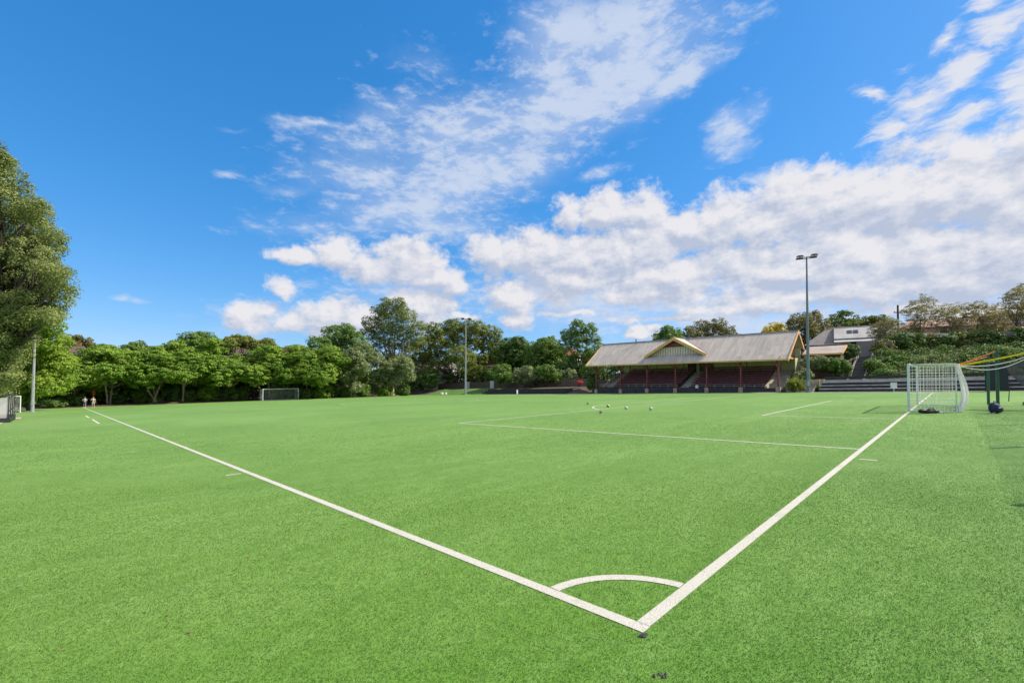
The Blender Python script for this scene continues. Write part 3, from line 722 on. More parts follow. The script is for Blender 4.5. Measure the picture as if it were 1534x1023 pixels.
# windbreak fence off to the right: only its shadow and posts reach the picture
wf = empty('net_fence', FP(24, -5.05), FROT, 'tall green posted fence hung with grey mesh along the right side of the pitch', 'fence')
for X in (3, 10, 16.8, 23.6, 30.4, 37.0):
    p = MB(); z = fplane(X - 24, 0); p.tube([(X - 24, 0, z - .1), (X - 24, 0, z + 4.15)], .06, 8); p.build('post', M['green_post'], wf)
p = MB()
p.quad((-21, 0, fplane(-21, 0) + .1), (13, 0, fplane(13, 0) + .1), (13, 0, fplane(13, 0) + 4.1), (-21, 0, fplane(-21, 0) + 4.1)); p.build('mesh_cloth', M['open_mesh'], wf)
p = MB(); p.tube([(-21, 0, fplane(-21, 0) + 4.1), (13, 0, fplane(13, 0) + 4.1)], .004, 4); p.build('top_wire', M['green_post'], wf)

# ------------------------------------------------------------------ bags, balls, small things
def ball(u, v, lab):
    d = ray(u, v); x = None
    t = -CH / (d.z - GX * d.x - GY * d.y); P = Vector((0, 0, CH)) + d * t
    o = MB(); o.ball((0, 0, 0), .112, 20, 12)
    b = o.build('football', M['football']); b.location = (P.x, P.y, float(base(P.x, P.y)) + .116); b.rotation_euler = (u, v, u + v); tag(b, lab, 'ball', 'footballs left on the pitch')
def football_mat():
    m, N, out = newmat('football_panels'); tc = N.n('TexCoord').outputs['Object']
    v = N.n('TexVoronoi', {'Vector': tc, 'Scale': 9.}); e = N.n('TexVoronoi', {'Vector': tc, 'Scale': 9.}, feature='DISTANCE_TO_EDGE').outputs[0]
    c = N.mix(N.math('GREATER_THAN', N.n('SeparateXYZ', {0: v.outputs['Color']}).outputs[0], .66), rgb(.72, .66, .58), rgb(.28, .12, .06))
    c = N.mix(N.math('LESS_THAN', e, .06), c, rgb(.05, .05, .05))
    b = N.n('BsdfPrincipled', {'Base Color': c, 'Roughness': .4}); m.node_tree.links.new(b.outputs[0], out.inputs[0]); return m
M['football'] = football_mat()
ball(880.5, 606.2, 'football farthest from the camera, left of the curved line'); ball(911, 610.3, 'football inside the curved line of the penalty arc')
ball(938, 613.4, 'football just beyond the front line of the penalty area, third from left'); ball(975, 614.6, 'rightmost of the scattered footballs'); ball(899.5, 619.4, 'football nearest the camera, on the near side of the penalty area line')

def holdall():
    r = empty('sports_bag', FP(26.85, -.72), FROT - R(38), 'long black sports bag lying flat beside the near goal post', 'bag')
    o = MB(); n = 14
    path = [(-.46 + .92 * i / n, .02 * math.sin(i * .7), .10 + .02 * math.sin(i * .9)) for i in range(n + 1)]
    rad = [.07 + .06 * math.sin(math.pi * min(1, (i + .7) / (n + 1.2))) ** .6 for i in range(n + 1)]
    o.tube(path, rad, 12); b = o.build('body', M['black'], r)
    for v in b.data.vertices: v.co.z = max(.005, v.co.z * .95); v.co.y *= 1.25
    o = MB(); o.tube([(-.2, -.12, .17), (-.1, -.1, .27), (.1, -.1, .27), (.2, -.12, .17)], .012, 6); o.build('handle', M['black'], r)
    o = MB(); o.tube([(-.38, .0, .215), (.36, .0, .2)], .007, 4); o.build('zip', M['steel'], r)
    o = MB(); o.tube([(.46, 0, .08), (.62, .1, .02), (.82, .05, .015), (.9, -.1, .015)], .014, 6); o.build('strap', M['black'], r)
    o = MB(); o.ball((.66, -.02, .05), (.1, .05, .05), 10, 7); o.build('shoe', M['white'], r)
holdall()
def backpack():
    r = empty('backpack', FP(27.75, -2.95), FROT - R(30), 'navy backpack slumped on the turf at the foot of a green post', 'bag')
    o = MB(); o.ball((0, 0, .24), (.30, .2, .27), 18, 12); b = o.build('body', M['navy'], r)
    for v in b.data.vertices:
        v.co.z = max(.01, v.co.z); v.co.x *= 1 + .25 * max(0, .3 - v.co.z) * 2
        v.co.x += .05 * math.sin(v.co.z * 9)
    o = MB(); o.ball((.03, -.17, .19), (.2, .1, .15), 14, 9); o.build('front_pocket', M['navy'], r)
    o = MB(); o.tube([(-.06, 0, .49), (-.02, .02, .57), (.06, .02, .57), (.09, 0, .48)], .014, 6); o.build('handle', M['black'], r)
    o = MB(); o.tube([(-.2, -.1, .1), (-.36, -.2, .03), (-.52, -.15, .014), (-.6, -.05, .014)], .014, 6); o.build('strap', M['black'], r)
    o = MB(); o.tube([(-.17, -.24, .25), (.0, -.28, .29), (.2, -.24, .26)], .007, 4); o.build('zip', M['steel'], r)
backpack()
def flatbag():
    r = empty('kit_bag', FP(35.9, -4.5), FROT, 'small flat black kit bag by the dark net at far right', 'bag')
    o = MB(); o.tube([(-.4, 0, .09), (-.3, 0, .1), (.3, 0, .1), (.4, 0, .08)], [.06, .1, .1, .05], 10); o.build('body', M['black'], r)
    o = MB(); o.tube([(-.15, 0, .18), (-.1, .03, .26), (.1, .03, .26), (.15, 0, .18)], .012, 5); o.build('handle', M['black'], r)
flatbag()
o = MB(); o.tube([(0, 0, -.05), (.06, 0, .7), (.14, .02, 1.45)], [.028, .022, .018], 6); b = o.build('corner_pole', M['black']); b.location = FP(41.3, -4.16); tag(b, 'thin dark leaning pole under the dark grey net', 'pole')
# dropped leaves and scraps on the turf
for k, (u, v) in enumerate(((107, 690), (84, 713), (146, 801), (261, 792), (271, 768), (372, 835), (90, 974), (252, 922), (284, 948), (363, 718), (290, 737), (640, 860), (560, 770))):
    d = ray(u, v); t = -CH / (d.z - GX * d.x - GY * d.y); P = Vector((0, 0, CH)) + d * t
    o = MB(); s = .006 + .003 * (k % 3); n = 6
    vs_ = [(s * 1.9 * math.cos(a), s * .9 * math.sin(a), .006 * math.cos(2 * a)) for a in [2 * math.pi * i / n for i in range(n)]]
    o.add(vs_, [tuple(range(n))]); o.tube([(s * 1.9, 0, .004), (s * 2.8, .004, .006)], .0015, 3)
    b = o.build('fallen_leaf', M['brown_leaf']); b.location = (P.x, P.y, float(base(P.x, P.y)) + .014); b.rotation_euler = (.1, -.08, k * 1.3); tag(b, 'small dry brown leaf lying on the green turf', 'leaf', 'dry leaves dropped on the turf')
# scuffed rubber plug at the corner
o = MB(); n = 12
o.add([(.038 * math.cos(a) * (1 + .3 * math.sin(3 * a)), .022 * math.sin(a), .0) for a in [2 * math.pi * i / n for i in range(n)]] + [(0, 0, .006)], [(i, (i + 1) % n, n) for i in range(n)])
b = o.build('flag_socket', M['black']); b.location = FP(-.03, -.022, .009); b.rotation_euler = (0, 0, .4); tag(b, 'black rubber plug in the turf just outside the corner of the white lines', 'plug')
d = ray(985, 1012); t = -CH / (d.z - GX * d.x - GY * d.y); P = Vector((0, 0, CH)) + d * t
o = MB(); rg_ = random.Random(5)
for q in range(7):
    a, bb, rr = rg_.uniform(-.06, .06), rg_.uniform(-.02, .02), rg_.uniform(.006, .016)
    o.add([(a + rr * math.cos(w) * rg_.uniform(.7, 1.3), bb + rr * math.sin(w), .0) for w in [2 * math.pi * i / 7 for i in range(7)]] + [(a, bb, .006)], [(i, (i + 1) % 7, 7) for i in range(7)])
b = o.build('rubber_scuff', M['black']); b.location = (P.x, P.y, float(base(P.x, P.y)) + .008); tag(b, 'scuffed black rubber crumbs on the turf at the bottom edge of the photo', 'rubber crumbs')
# ------------------------------------------------------------------ floodlight poles
def floodlight(name, label, loc, hgt, rb, rt, m, rz):
    r = empty(name, loc, rz, label, 'floodlight', 'floodlight poles round the pitch')
    o = MB(); o.tube([(0, 0, -.2), (0, 0, hgt * .5), (0, 0, hgt)], [rb, (rb + rt) / 2, rt], 8, smooth=False); o.build('pole', m, r)
    o = MB(); o.tube([(0, 0, .0), (0, 0, .05)], rb * 1.7, 10); o.build('base_plate', M['steel'], r)
    o = MB(); o.box(-rb * .5, rb * .5, -rb - .05, -rb + .02, .9, 1.5); o.build('hatch', M['steel'], r)
    o = MB()
    for y in (-.38, .38): o.box(-1.15, 1.15, y - .04, y + .04, hgt - .06, hgt + .02)
    o.box(-.05, .05, -.42, .42, hgt - .14, hgt - .065); o.build('cross_arm', M['black'], r)
    for sx in (-1, 1):
        for sy in (-1, 1):
            x, y = sx * .78, sy * .62; l = MB()
            l.hexa([(x - .42, y - .28, hgt + .06), (x + .42, y - .28, hgt + .06), (x + .42, y + .34, hgt + .1), (x - .42, y + .34, hgt + .1),
                    (x - .24, y - .12, hgt + .24), (x + .24, y - .12, hgt + .24), (x + .24, y + .2, hgt + .26), (x - .24, y + .2, hgt + .26)])
            l.tube([(x, y, hgt - .02), (x, y, hgt + .1)], .05, 6)
            lp = l.build('lamp', M['black'], r)
            g = MB(); g.quad((x - .31, y - .2, hgt + .052), (x - .31, y + .25, hgt + .085), (x + .31, y + .25, hgt + .085), (x + .31, y - .2, hgt + .052)); g.build('lamp_lens', M['lamp_glass'], lp)
    return r
floodlight('floodlight_pole', 'tall blue grey floodlight pole with four lamps beside the grandstand', FP(66, 12.04), 17.75, .225, .09, M['steel_blue'], -.5)
floodlight('floodlight_pole', 'distant grey floodlight pole with four lamps before the dark trees', FP(66, 82.3), 18.2, .23, .1, M['steel'], .15)
floodlight('floodlight_pole', 'grey floodlight pole at left, its top hidden in the gum tree', FP(-5.3, 84.2), 18.0, .19, .09, M['steel'], FROT)

# ------------------------------------------------------------------ grandstand
SX, SYY = 70., 32.; sz0 = float(gz(*f2w(70, 32)))
st = empty('grandstand', FP(SX, SYY), FROT, 'old timber grandstand with grey iron roof, central gable and maroon seats', 'grandstand')
def z(a): return a - st.location.z
YR, YL = 15.0 - SYY, 49.3 - SYY                            # roof ends
EX, EZ, RX, RZ, BX = -1.0, 5.66, 4.9, 10.12, 8.1; SL = (RZ - EZ) / (RX - EX); BZ = RZ - SL * (BX - RX)
def roofz(x): return EZ + SL * (x - EX) if x < RX else RZ - SL * (x - RX)
o = MB()
o.slab((EX, YL, z(EZ)), (EX, YR, z(EZ)), (RX, YR, z(RZ)), (RX, YL, z(RZ)), .05)
o.slab((BX, YR, z(BZ)), (BX, YL, z(BZ)), (RX + .002, YL, z(RZ)), (RX + .002, YR, z(RZ)), .05)
roof = o.build('roof', M['roof'], st)
o = MB(); o.tube([(RX, YR - .05, z(RZ + .03)), (RX, YL + .05, z(RZ + .03))], .11, 8); o.build('ridge_cap', M['slate'], roof)
o = MB(); o.tube([(RX - .3, 41.7 - SYY, z(RZ - .4)), (RX - .3, 41.7 - SYY, z(RZ + .45))], .11, 8); o.tube([(RX - .3, 41.7 - SYY, z(RZ + .45)), (RX - .3, 41.7 - SYY, z(RZ + .6))], [.2, .12], 8); o.build('vent_pipe', M['slate'], roof)
o = MB(); o.box(EX - .1, EX - .002, YR, YL, z(EZ - .2), z(EZ + .03)); o.build('gutter', M['tan'], st)
o = MB(); o.box(EX + .003, EX + .9, YR + .3, YL - .3, z(EZ - .16), z(EZ - .11)); o.build('eave_lining', M['tan_board'], st)
for ye, s in ((YR, -1), (YL, 1)):
    a, b = (ye - .09, ye - .003) if s < 0 else (ye + .003, ye + .09)
    for xa, za, xb, zb in ((EX - .12, EZ, RX, RZ), (BX + .1, BZ, RX, RZ)):
        o = MB(); o.hexa([(xa, a, z(za - .36)), (xb, a, z(zb - .34)), (xb, b, z(zb - .34)), (xa, b, z(za - .36)), (xa, a, z(za + .07)), (xb, a, z(zb + .09)), (xb, b, z(zb + .09)), (xa, b, z(za + .07))]); o.build('barge_board', M['tan'], st)
    yy = ye + (1.1 if s < 0 else -1.1)
    # boarded gable set back under the verge
    o = MB(); pts = [(EX + 1.2, yy, z(EZ + .55)), (BX - .4, yy, z(EZ + .55)), (BX - .4, yy, z(BZ - .1)), (RX, yy, z(RZ - .3)), (EX + 1.2, yy, z(roofz(EX + 1.2) - .25))]
    o.prism(pts, (0, .08, 0)); gb = o.build('gable_boards', M['tan_board'], st)
    o = MB()
    for k in range(9):
        zz = EZ + .8 + k * .42; x0 = max(EX + 1.3, RX - (RZ - zz - .5) / SL); x1 = min(BX - .4, RX + (RZ - zz - .5) / SL)
        if x1 > x0 + .2: o.box(x0, x1, yy - .05 if s < 0 else yy + .083, yy - .003 if s < 0 else yy + .13, z(zz), z(zz + .05))
    o.build('batten', M['brown_wall'], gb)
    o = MB(); o.box(EX + .3, BX - .4, yy - .1, yy - .003, z(EZ + .3), z(EZ + .52)); o.build('tie_beam', M['tan'], st)
cols = [47.6, 42.28, 37.0, 31.84, 26.65, 21.55, 16.5]
for Y in cols:
    y = Y - SYY; g = fplane(0, y); c = MB()
    c.box(-.1, .1, y - .1, y + .1, g + .75, z(EZ - .11)); c.box(-.13, .13, y - .13, y + .13, z(EZ - .62), z(EZ - .5)); c.box(-.14, .14, y - .14, y + .14, g + .751, g + .9)
    k = c.build('column', M['maroon_post'], st)
    c = MB(); c.box(-.26, .26, y - .3, y + .3, g - .3, g + .72); c.box(-.22, .22, y - .25, y + .25, g + .723, g + .75); c.build('plinth', M['sandstone'], k)
    c = MB()
    for s in (-1, 1): c.slab((-.04, y + s * .11, z(EZ - 1.0)), (.04, y + s * .11, z(EZ - 1.0)), (.04, y + s * .85, z(EZ - .2)), (-.04, y + s * .85, z(EZ - .2)), .09)
    c.slab((-.11, y - .04, z(EZ - .9)), (-.11, y + .04, z(EZ - .9)), (-.8, y + .04, z(EZ - .2)), (-.8, y - .04, z(EZ - .2)), .09)
    c.build('bracket', M['maroon_post'], k)
o = MB(); o.box(-.08, .08, YR + .6, YL - .6, z(EZ - .108), z(EZ + .12)); o.build('eave_beam', M['maroon_post'], st)
# tiers
YS0, YS1 = 18.4 - SYY, 44.2 - SYY; AI0, AI1 = 29.9 - SYY, 31.5 - SYY; F0 = 1.5
o = MB(); o.box(-.05, .12, 16.8 - SYY, 47.3 - SYY, -.9, z(1.55)); o.build('front_wall', M['dark_conc'], st)
o = MB(); o.box(.123, .95, YR + .6, YL - .6, -1., z(F0 - .12))
NT_, DX, DZ = 8, .84, .37
for i in range(NT_):
    x0 = .953 + i * DX; zt = F0 - .12 + (i + 1) * DZ
    for y0, y1 in ((YS0, AI0), (AI1, YS1)): o.box(x0, x0 + DX - .003, y0, y1, -1, z(zt))
tiers = o.build('tiers', M['dark_conc'], st)
o = MB()
for i in range(NT_ * 2):
    x0 = .953 + i * DX / 2; o.box(x0, x0 + DX / 2 - .003, AI0 + .004, AI1 - .004, -1, z(F0 - .12 + (i + 1) * DZ / 2))
o.build('aisle_steps', M['concrete'], st)
for (y0, y1, xa, za) in ((16.2 - SYY, YS0 - .35, .953, 0), (YS1 + .35, 46.2 - SYY, .953, 0)):
    o = MB()
    for i in range(NT_ * 2): x0 = xa + i * DX / 2; o.box(x0, x0 + DX / 2 - .003, y0, y1, -1, z(F0 - .12 + (i + 1) * DZ / 2))
    o.build('end_steps', M['concrete'], st)
for y0, y1 in ((YS0 - .345, YS0 - .004), (YS1 + .004, YS1 + .345), (46.21 - SYY, 46.5 - SYY)):
    o = MB(); o.prism([(.3, y0, -1), (7.6, y0, -1), (7.6, y0, z(F0 + NT_ * DZ + .5)), (.9, y0, z(F0 + .45)), (.3, y0, z(F0 + .3))], (0, y1 - y0, 0)); o.build('end_parapet', M['sandstone'], st)
for i in range(NT_):
    x0 = .953 + i * DX; zt = F0 - .12 + (i + 1) * DZ
    for y0, y1 in ((YS0 + .06, AI0 - .05), (AI1 + .05, YS1 - .06)):
        b = MB(); b.box(x0 + .34, x0 + .70, y0, y1, z(zt + .40), z(zt + .44)); b.box(x0 + .71, x0 + .745, y0, y1, z(zt + .58), z(zt + .76))
        k = 0; y = y0 + .5
        while y < y1: b.box(x0 + .4, x0 + .68, y, y + .05, z(zt + .001), z(zt + .398)); b.box(x0 + .69, x0 + .709, y, y + .05, z(zt + .05), z(zt + .8)); y += 1.9
        b.build('bench', M['maroon'], st)
o = MB()
for y0, y1 in ((YS0 - .2, AI0 - .1), (AI1 + .1, 46.8 - SYY)):
    for zz in (2.08, 1.82): o.tube([(.03, y0, z(zz)), (.03, y1, z(zz))], .026, 6)
    n = int((y1 - y0) / 1.65) + 1
    for k in range(n + 1): y = y0 + (y1 - y0) * k / n; o.tube([(.03, y, z(1.54)), (.03, y, z(2.09))], .024, 6)
o.build('railing', M['rail'], st)
o = MB(); o.box(7.75, 7.9, YR + .35, YL - 3.0, -1, z(7.7)); rw = o.build('rear_wall', M['cream_green'], st)
o = MB()
for k in range(11): y = YR + 1 + k * 2.9; o.box(7.70, 7.748, y, y + .09, z(4.6), z(7.6))
o.box(7.69, 7.746, YR + .4, YL - 3.1, z(6.42), z(6.52)); o.build('cover_batten', M['cream'], rw)
o = MB(); o.box(7.6, 7.745, 31.4 - SYY, 33.0 - SYY, z(4.25), z(6.3)); d = o.build('door', M['black'], st)
o = MB(); o.box(7.59, 7.745, 31.22 - SYY, 31.38 - SYY, z(4.25), z(6.4)); o.box(7.59, 7.745, 33.02 - SYY, 33.2 - SYY, z(4.25), z(6.4)); o.build('door_frame', M['cream'], d)
o = MB(); o.box(7.55, 7.745, 28.6 - SYY, 30.9 - SYY, z(4.2), z(6.25)); o.build('service_hatch', M['brown_wall'], st)
for ye in (YR + .4,):
    o = MB(); o.box(4.8, 7.74, ye, ye + .1, -1, z(6.1)); o.build('side_wall', M['cream_green'], st)
# queen posts and trusses under the roof
for Y in cols:
    y = Y - SYY; o = MB(); o.slab((.1, y - .06, z(EZ + .02)), (.1, y + .06, z(EZ + .02)), (7.6, y + .06, z(EZ + .35)), (7.6, y - .06, z(EZ + .35)), .16); o.box(4.82, 4.98, y - .06, y + .06, z(EZ + .3), z(RZ - .15))
    o.build('truss', M['brown_wall'], st)
for Y in cols[1:-1]:
    y = Y - SYY; o = MB(); o.tube([(4.4, y + .5, z(4)), (4.4, y + .5, z(EZ + .3))], .07, 6)
    o.build('inner_post', M['maroon_post'], st)
# central gable
DY, DW, DP = 32.25 - SYY, 5.2, 9.98; DX0 = .55; DB = 7.12; dsl = (DP - DB) / DW
o = MB()
def ridge_hit(zv): return EX + (zv - EZ) / SL
for s in (-1, 1):
    xb = ridge_hit(DB); xt = ridge_hit(DP)
    q = [(DX0 - .35, DY + s * (DW + .12), z(DB - .03)), (DX0 - .35, DY, z(DP + .03)), (xt, DY, z(DP + .03)), (xb, DY + s * (DW + .12), z(DB - .03))]
    if s > 0: q = [q[0], q[3], q[2], q[1]]
    q = q[::-1]
    o.slab(*q, .06)
dr = o.build('gable_roof', M['roof'], st)
o = MB()
for s in (-1, 1): o.tube([(ridge_hit(DB) - .05, DY + s * (DW + .12), z(DB + .03)), (ridge_hit(DP), DY, z(DP + .08))], .07, 6)
o.tube([(DX0 - .35, DY, z(DP + .07)), (ridge_hit(DP), DY, z(DP + .07))], .07, 6); o.build('flashing', M['slate'], dr)
zb = roofz(DX0 + .5)
o = MB(); o.prism([(DX0 + .4, DY - DW + .35, z(zb - .2)), (DX0 + .4, DY + DW - .35, z(zb - .2)), (DX0 + .4, DY + DW - .35, z(DB + .1)), (DX0 + .4, DY, z(DP - .12)), (DX0 + .4, DY - DW + .35, z(DB + .1))], (.1, 0, 0)); gw = o.build('gable_wall', M['cream'], st)
o = MB()
for k in range(-11, 12):
    y = DY + k * .44; top = DP - .2 - abs(k * .44) * dsl
    top = min(top, 8.42)
    if top > zb + .1: o.box(DX0 + .36, DX0 + .397, y - .025, y + .025, z(zb - .1), z(top))
o.build('cover_batten', M['maroon_post'], gw)
hw = (DP - .25 - 8.45) / dsl
o = MB(); o.prism([(DX0 + .30, DY - hw, z(8.45)), (DX0 + .30, DY + hw, z(8.45)), (DX0 + .30, DY, z(DP - .22))], (.098, 0, 0)); vp = o.build('gable_vent', M['maroon_post'], st)
o = MB()
for k in range(4):
    zz = 8.55 + k * .24; ww = (DP - .35 - zz) / dsl
    o.box(DX0 + .26, DX0 + .298, DY - ww, DY + ww, z(zz), z(zz + .1))
o.build('louvre', M['maroon'], vp)
for s in (-1, 1):
    o = MB(); a = DX0 - .44; b = DX0 - .353
    o.hexa([(a, DY + s * (DW + .25), z(DB - .6)), (b, DY + s * (DW + .25), z(DB - .6)), (b, DY, z(DP - .48)), (a, DY, z(DP - .48)), (a, DY + s * (DW + .25), z(DB - .08)), (b, DY + s * (DW + .25), z(DB - .08)), (b, DY, z(DP + .07)), (a, DY, z(DP + .07))]); o.build('barge_board', M['tan'], dr)
o = MB(); o.slab((DX0 - .3, DY - DW + .3, z(DB - .1)), (DX0 + .39, DY - DW + .3, z(DB - .1)), (DX0 + .39, DY, z(DP - .1)), (DX0 - .3, DY, z(DP - .1)), .03); o.slab((DX0 + .39, DY + DW - .3, z(DB - .1)), (DX0 - .3, DY + DW - .3, z(DB - .1)), (DX0 - .3, DY, z(DP - .1)), (DX0 + .39, DY, z(DP - .1)), .03); o.build('gable_lining', M['brown_wall'], dr)
o = MB(); o.box(-.105, -.055, 28.0 - SYY, 28.45 - SYY, z(1.45), z(1.95)); b = o.build('notice_board', M['white'], st)

# ------------------------------------------------------------------ long low building beside the stand
an = empty('club_annex', FP(79, 11.5), FROT, 'low brown building with rusty pale roof joined to the right end of grandstand', 'building')
def za(a): return a - an.location.z
o = MB(); o.box(-1.2, 4, -1.2, 3.2, -6, za(6.5)); o.build('wall', M['brown_wall'], an)
o = MB(); o.slab((-2, 3.5, za(6.72)), (-2, -1.5, za(6.72)), (2, -1.5, za(8.1)), (2, 3.5, za(8.1)), .06); o.slab((5, -1.5, za(6.9)), (5, 3.5, za(6.9)), (2.002, 3.5, za(8.1)), (2.002, -1.5, za(8.1)), .06); o.build('roof', M['rust_roof'], an)
o = MB(); o.box(-2.09, -2.002, -1.5, 3.5, za(6.5), za(6.72)); o.build('fascia', M['tan'], an)
o = MB(); o.hexa([(-2.1, -1.6, za(6.44)), (2, -1.6, za(7.82)), (2, -1.503, za(7.82)), (-2.1, -1.503, za(6.44)), (-2.1, -1.6, za(6.76)), (2, -1.6, za(8.14)), (2, -1.503, za(8.14)), (-2.1, -1.503, za(6.76))]); o.build('barge_board', M['tan'], an)
o = MB(); o.box(-1.26, -1.203, .2, 1.4, za(4.4), za(5.8)); w = o.build('window', M['glass'], an)
o = MB(); o.box(-1.3, -1.262, .1, .2, za(4.3), za(5.9)); o.box(-1.3, -1.262, 1.4, 1.5, za(4.3), za(5.9)); o.build('frame', M['tan'], w)

# ------------------------------------------------------------------ concrete terraces
def terrace(label, X0, Y0, Y1, ns, dz, dx, rail, name='terrace'):
    r = empty(name, FP(X0, Y0), FROT, label, 'terrace')
    n = max(2, int((Y1 - Y0) / 3))
    for i in range(ns):
        o = MB(); x = i * dx
        o.hexa([(x, 0, -.3), (x + dx - .004, 0, -.3), (x + dx - .004, Y1 - Y0, fplane(0, Y1 - Y0) - .3), (x, Y1 - Y0, fplane(0, Y1 - Y0) - .3)] + [(x, 0, (i + 1) * dz), (x + dx - .004, 0, (i + 1) * dz), (x + dx - .004, Y1 - Y0, (i + 1) * dz + fplane(0, Y1 - Y0)), (x, Y1 - Y0, (i + 1) * dz + fplane(0, Y1 - Y0))])
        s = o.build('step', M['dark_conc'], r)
        o = MB(); o.hexa([(x - .04, .0, (i + 1) * dz - .06), (x + .25, .0, (i + 1) * dz - .06), (x + .25, Y1 - Y0, (i + 1) * dz - .06 + fplane(0, Y1 - Y0)), (x - .04, Y1 - Y0, (i + 1) * dz - .06 + fplane(0, Y1 - Y0)),
                         (x - .04, .0, (i + 1) * dz + .03), (x + .25, .0, (i + 1) * dz + .03), (x + .25, Y1 - Y0, (i + 1) * dz + .03 + fplane(0, Y1 - Y0)), (x - .04, Y1 - Y0, (i + 1) * dz + .03 + fplane(0, Y1 - Y0))]); o.build('nosing', M['nosing'] if rail else M['dark_conc'], s)
    if rail:
        x = ns * dx + .1
        o = MB(); e = fplane(0, Y1 - Y0); t0 = ns * dz
        o.hexa([(x, 0, 0), (x + .25, 0, 0), (x + .25, Y1 - Y0, e), (x, Y1 - Y0, e), (x, 0, t0 + .32), (x + .25, 0, t0 + .32), (x + .25, Y1 - Y0, t0 + .32 + e), (x, Y1 - Y0, t0 + .32 + e)]); o.build('back_wall', M['coping'], r)
        o = MB()
        k = 0
        while k * 1.9 < Y1 - Y0: y = k * 1.9; o.tube([(x + .12, y, t0 + .45 + FB_ * y), (x + .12, y, t0 + 1.15 + FB_ * y)], .035, 5); k += 1
        o.hexa([(x + .10, 0, t0 + .42), (x + .14, 0, t0 + .42), (x + .14, Y1 - Y0, t0 + .42 + e), (x + .10, Y1 - Y0, t0 + .42 + e), (x + .10, 0, t0 + .78), (x + .14, 0, t0 + .78), (x + .14, Y1 - Y0, t0 + .78 + e), (x + .10, Y1 - Y0, t0 + .78 + e)])
        for hh in (1.12, .95): o.tube([(x + .12, 0, t0 + hh), (x + .12, Y1 - Y0, t0 + hh + e)], .02, 5)
        o.build('railing', M['black'], r)
    return r
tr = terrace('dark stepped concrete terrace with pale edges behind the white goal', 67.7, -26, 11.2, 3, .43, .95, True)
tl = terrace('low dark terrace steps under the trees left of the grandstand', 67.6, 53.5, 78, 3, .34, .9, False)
o = MB(); o.box(-.06, -.02, -.3, .3, -.35, .35); o.box(-.02, .03, -.03, .03, -1.2, .3); b = o.build('notice_sign', M['white']); b.location = FP(67.5, 3.6, .75); b.rotation_euler = (0, 0, FROT); tag(b, 'square white notice fixed to the dark terrace steps left of the goal', 'sign')
# stair from the terrace top up through the planting
sr = empty('garden_stair', FP(72.3, 8.2), FROT, 'narrow dark stair climbing the planted bank to the grey wall', 'stair')
o = MB()
for i in range(24):
    X = 72.3 + i * .55; zt = float(rise(X + .3, 8.2)) + FA_ * i * .55 + .1; o.box(i * .55, i * .55 + .547, -.75, .75, zt - 1.2, zt)
o.build('steps', M['stair_conc'], sr)
for y in (-.95, .85):
    o = MB(); o.hexa([(-.1, y, -.3), (13, y, 4.6), (13, y + .14, 4.6), (-.1, y + .14, -.3), (-.1, y, .5), (13, y, 5.85), (13, y + .14, 5.85), (-.1, y + .14, .5)]); o.build('side_kerb', M['grey_wall'], sr)
for k, (Y, lab) in enumerate(((9.6, 'pale stone pier left of the dark garden stair'), (7.0, 'pale stone pier right of the dark garden stair'), (11.6, 'pale stone pier at left end of the dark terrace'))):
    o = MB(); o.box(-.3, .3, -.3, .3, -1, 1.0 if k < 2 else 1.5); o.box(-.36, .36, -.36, .36, 1.003 if k < 2 else 1.503, 1.15 if k < 2 else 1.65); b = o.build('stone_pier', M['sandstone']); b.location = FP(71.6, Y, .25 if k < 2 else .05); b.rotation_euler = (0, 0, FROT); tag(b, lab, 'pier')
# concrete steps and wall by the stand
es = empty('entry_steps', FP(67.9, 12.7), FROT, 'short flight of pale concrete steps between the pole and the terrace', 'steps')
o = MB()
for i in range(5): o.box(i * .5, i * .5 + .497, -.75, .75, -.3, (i + 1) * .2)
o.build('treads', M['concrete'], es)
o = MB(); o.box(2.6, 2.9, -1.1, 2.4, -.3, 1.75); o.build('back_wall', M['sandstone'], es)
for k, (X, Y, s, lab) in enumerate(((68.3, 14.6, .75, 'pale sandstone block by the spiky plant, nearest the grandstand'), (69.2, 14.9, .9, 'tall pale sandstone block behind the spiky plant'), (67.8, 13.7, .4, 'low pale sandstone block at the foot of the spiky plant'))):
    o = MB(); rg = random.Random(k); pts = [(x * s * (.5 + rg.uniform(-.08, .08)), y * s * (.45 + rg.uniform(-.08, .08)), zz * s * (1.25 + rg.uniform(-.1, .1)) - .1) for zz in (0, 1) for x, y in ((-1, -1), (1, -1), (1, 1), (-1, 1))]
    o.hexa(pts); b = o.build('stone_block', M['sandstone']); b.location = FP(X, Y); b.rotation_euler = (0, 0, FROT + .3 * k)
    bv = b.modifiers.new('b', 'BEVEL'); bv.width = .06; bv.segments = 2; tag(b, lab, 'stone')

# ------------------------------------------------------------------ walls and fences beyond
def wall_at(name, label, cat, u0, u1, vt, vb, D0, D1_, m, t=.3):
    a, b = at(u0, vb, D0), at(u1, vb, D1_); ta, tb = at(u0, vt, D0), at(u1, vt, D1_)
    r = a.copy(); n = Vector((-(b - a).y, (b - a).x, 0)).normalized() * t
    o = MB(); o.hexa([Vector() - Vector((0, 0, 1.5)), (b - a) - Vector((0, 0, 1.5)), (b - a) + n - Vector((0, 0, 1.5)), n - Vector((0, 0, 1.5)), ta - a, tb - a, tb - a + n, ta - a + n])
    k = o.build(name, m); k.location = r; tag(k, label, cat)
    return k
wall_at('garden_wall', 'plain grey rendered wall at the top of the dark stair', 'wall', 1283, 1336, 511, 536, 73, 69, M['grey_wall'])
wall_at('garden_wall', 'small grey wall panel among the dark hedge, far right', 'wall', 1500, 1524, 497, 512, 66, 65, M['grey_wall'])
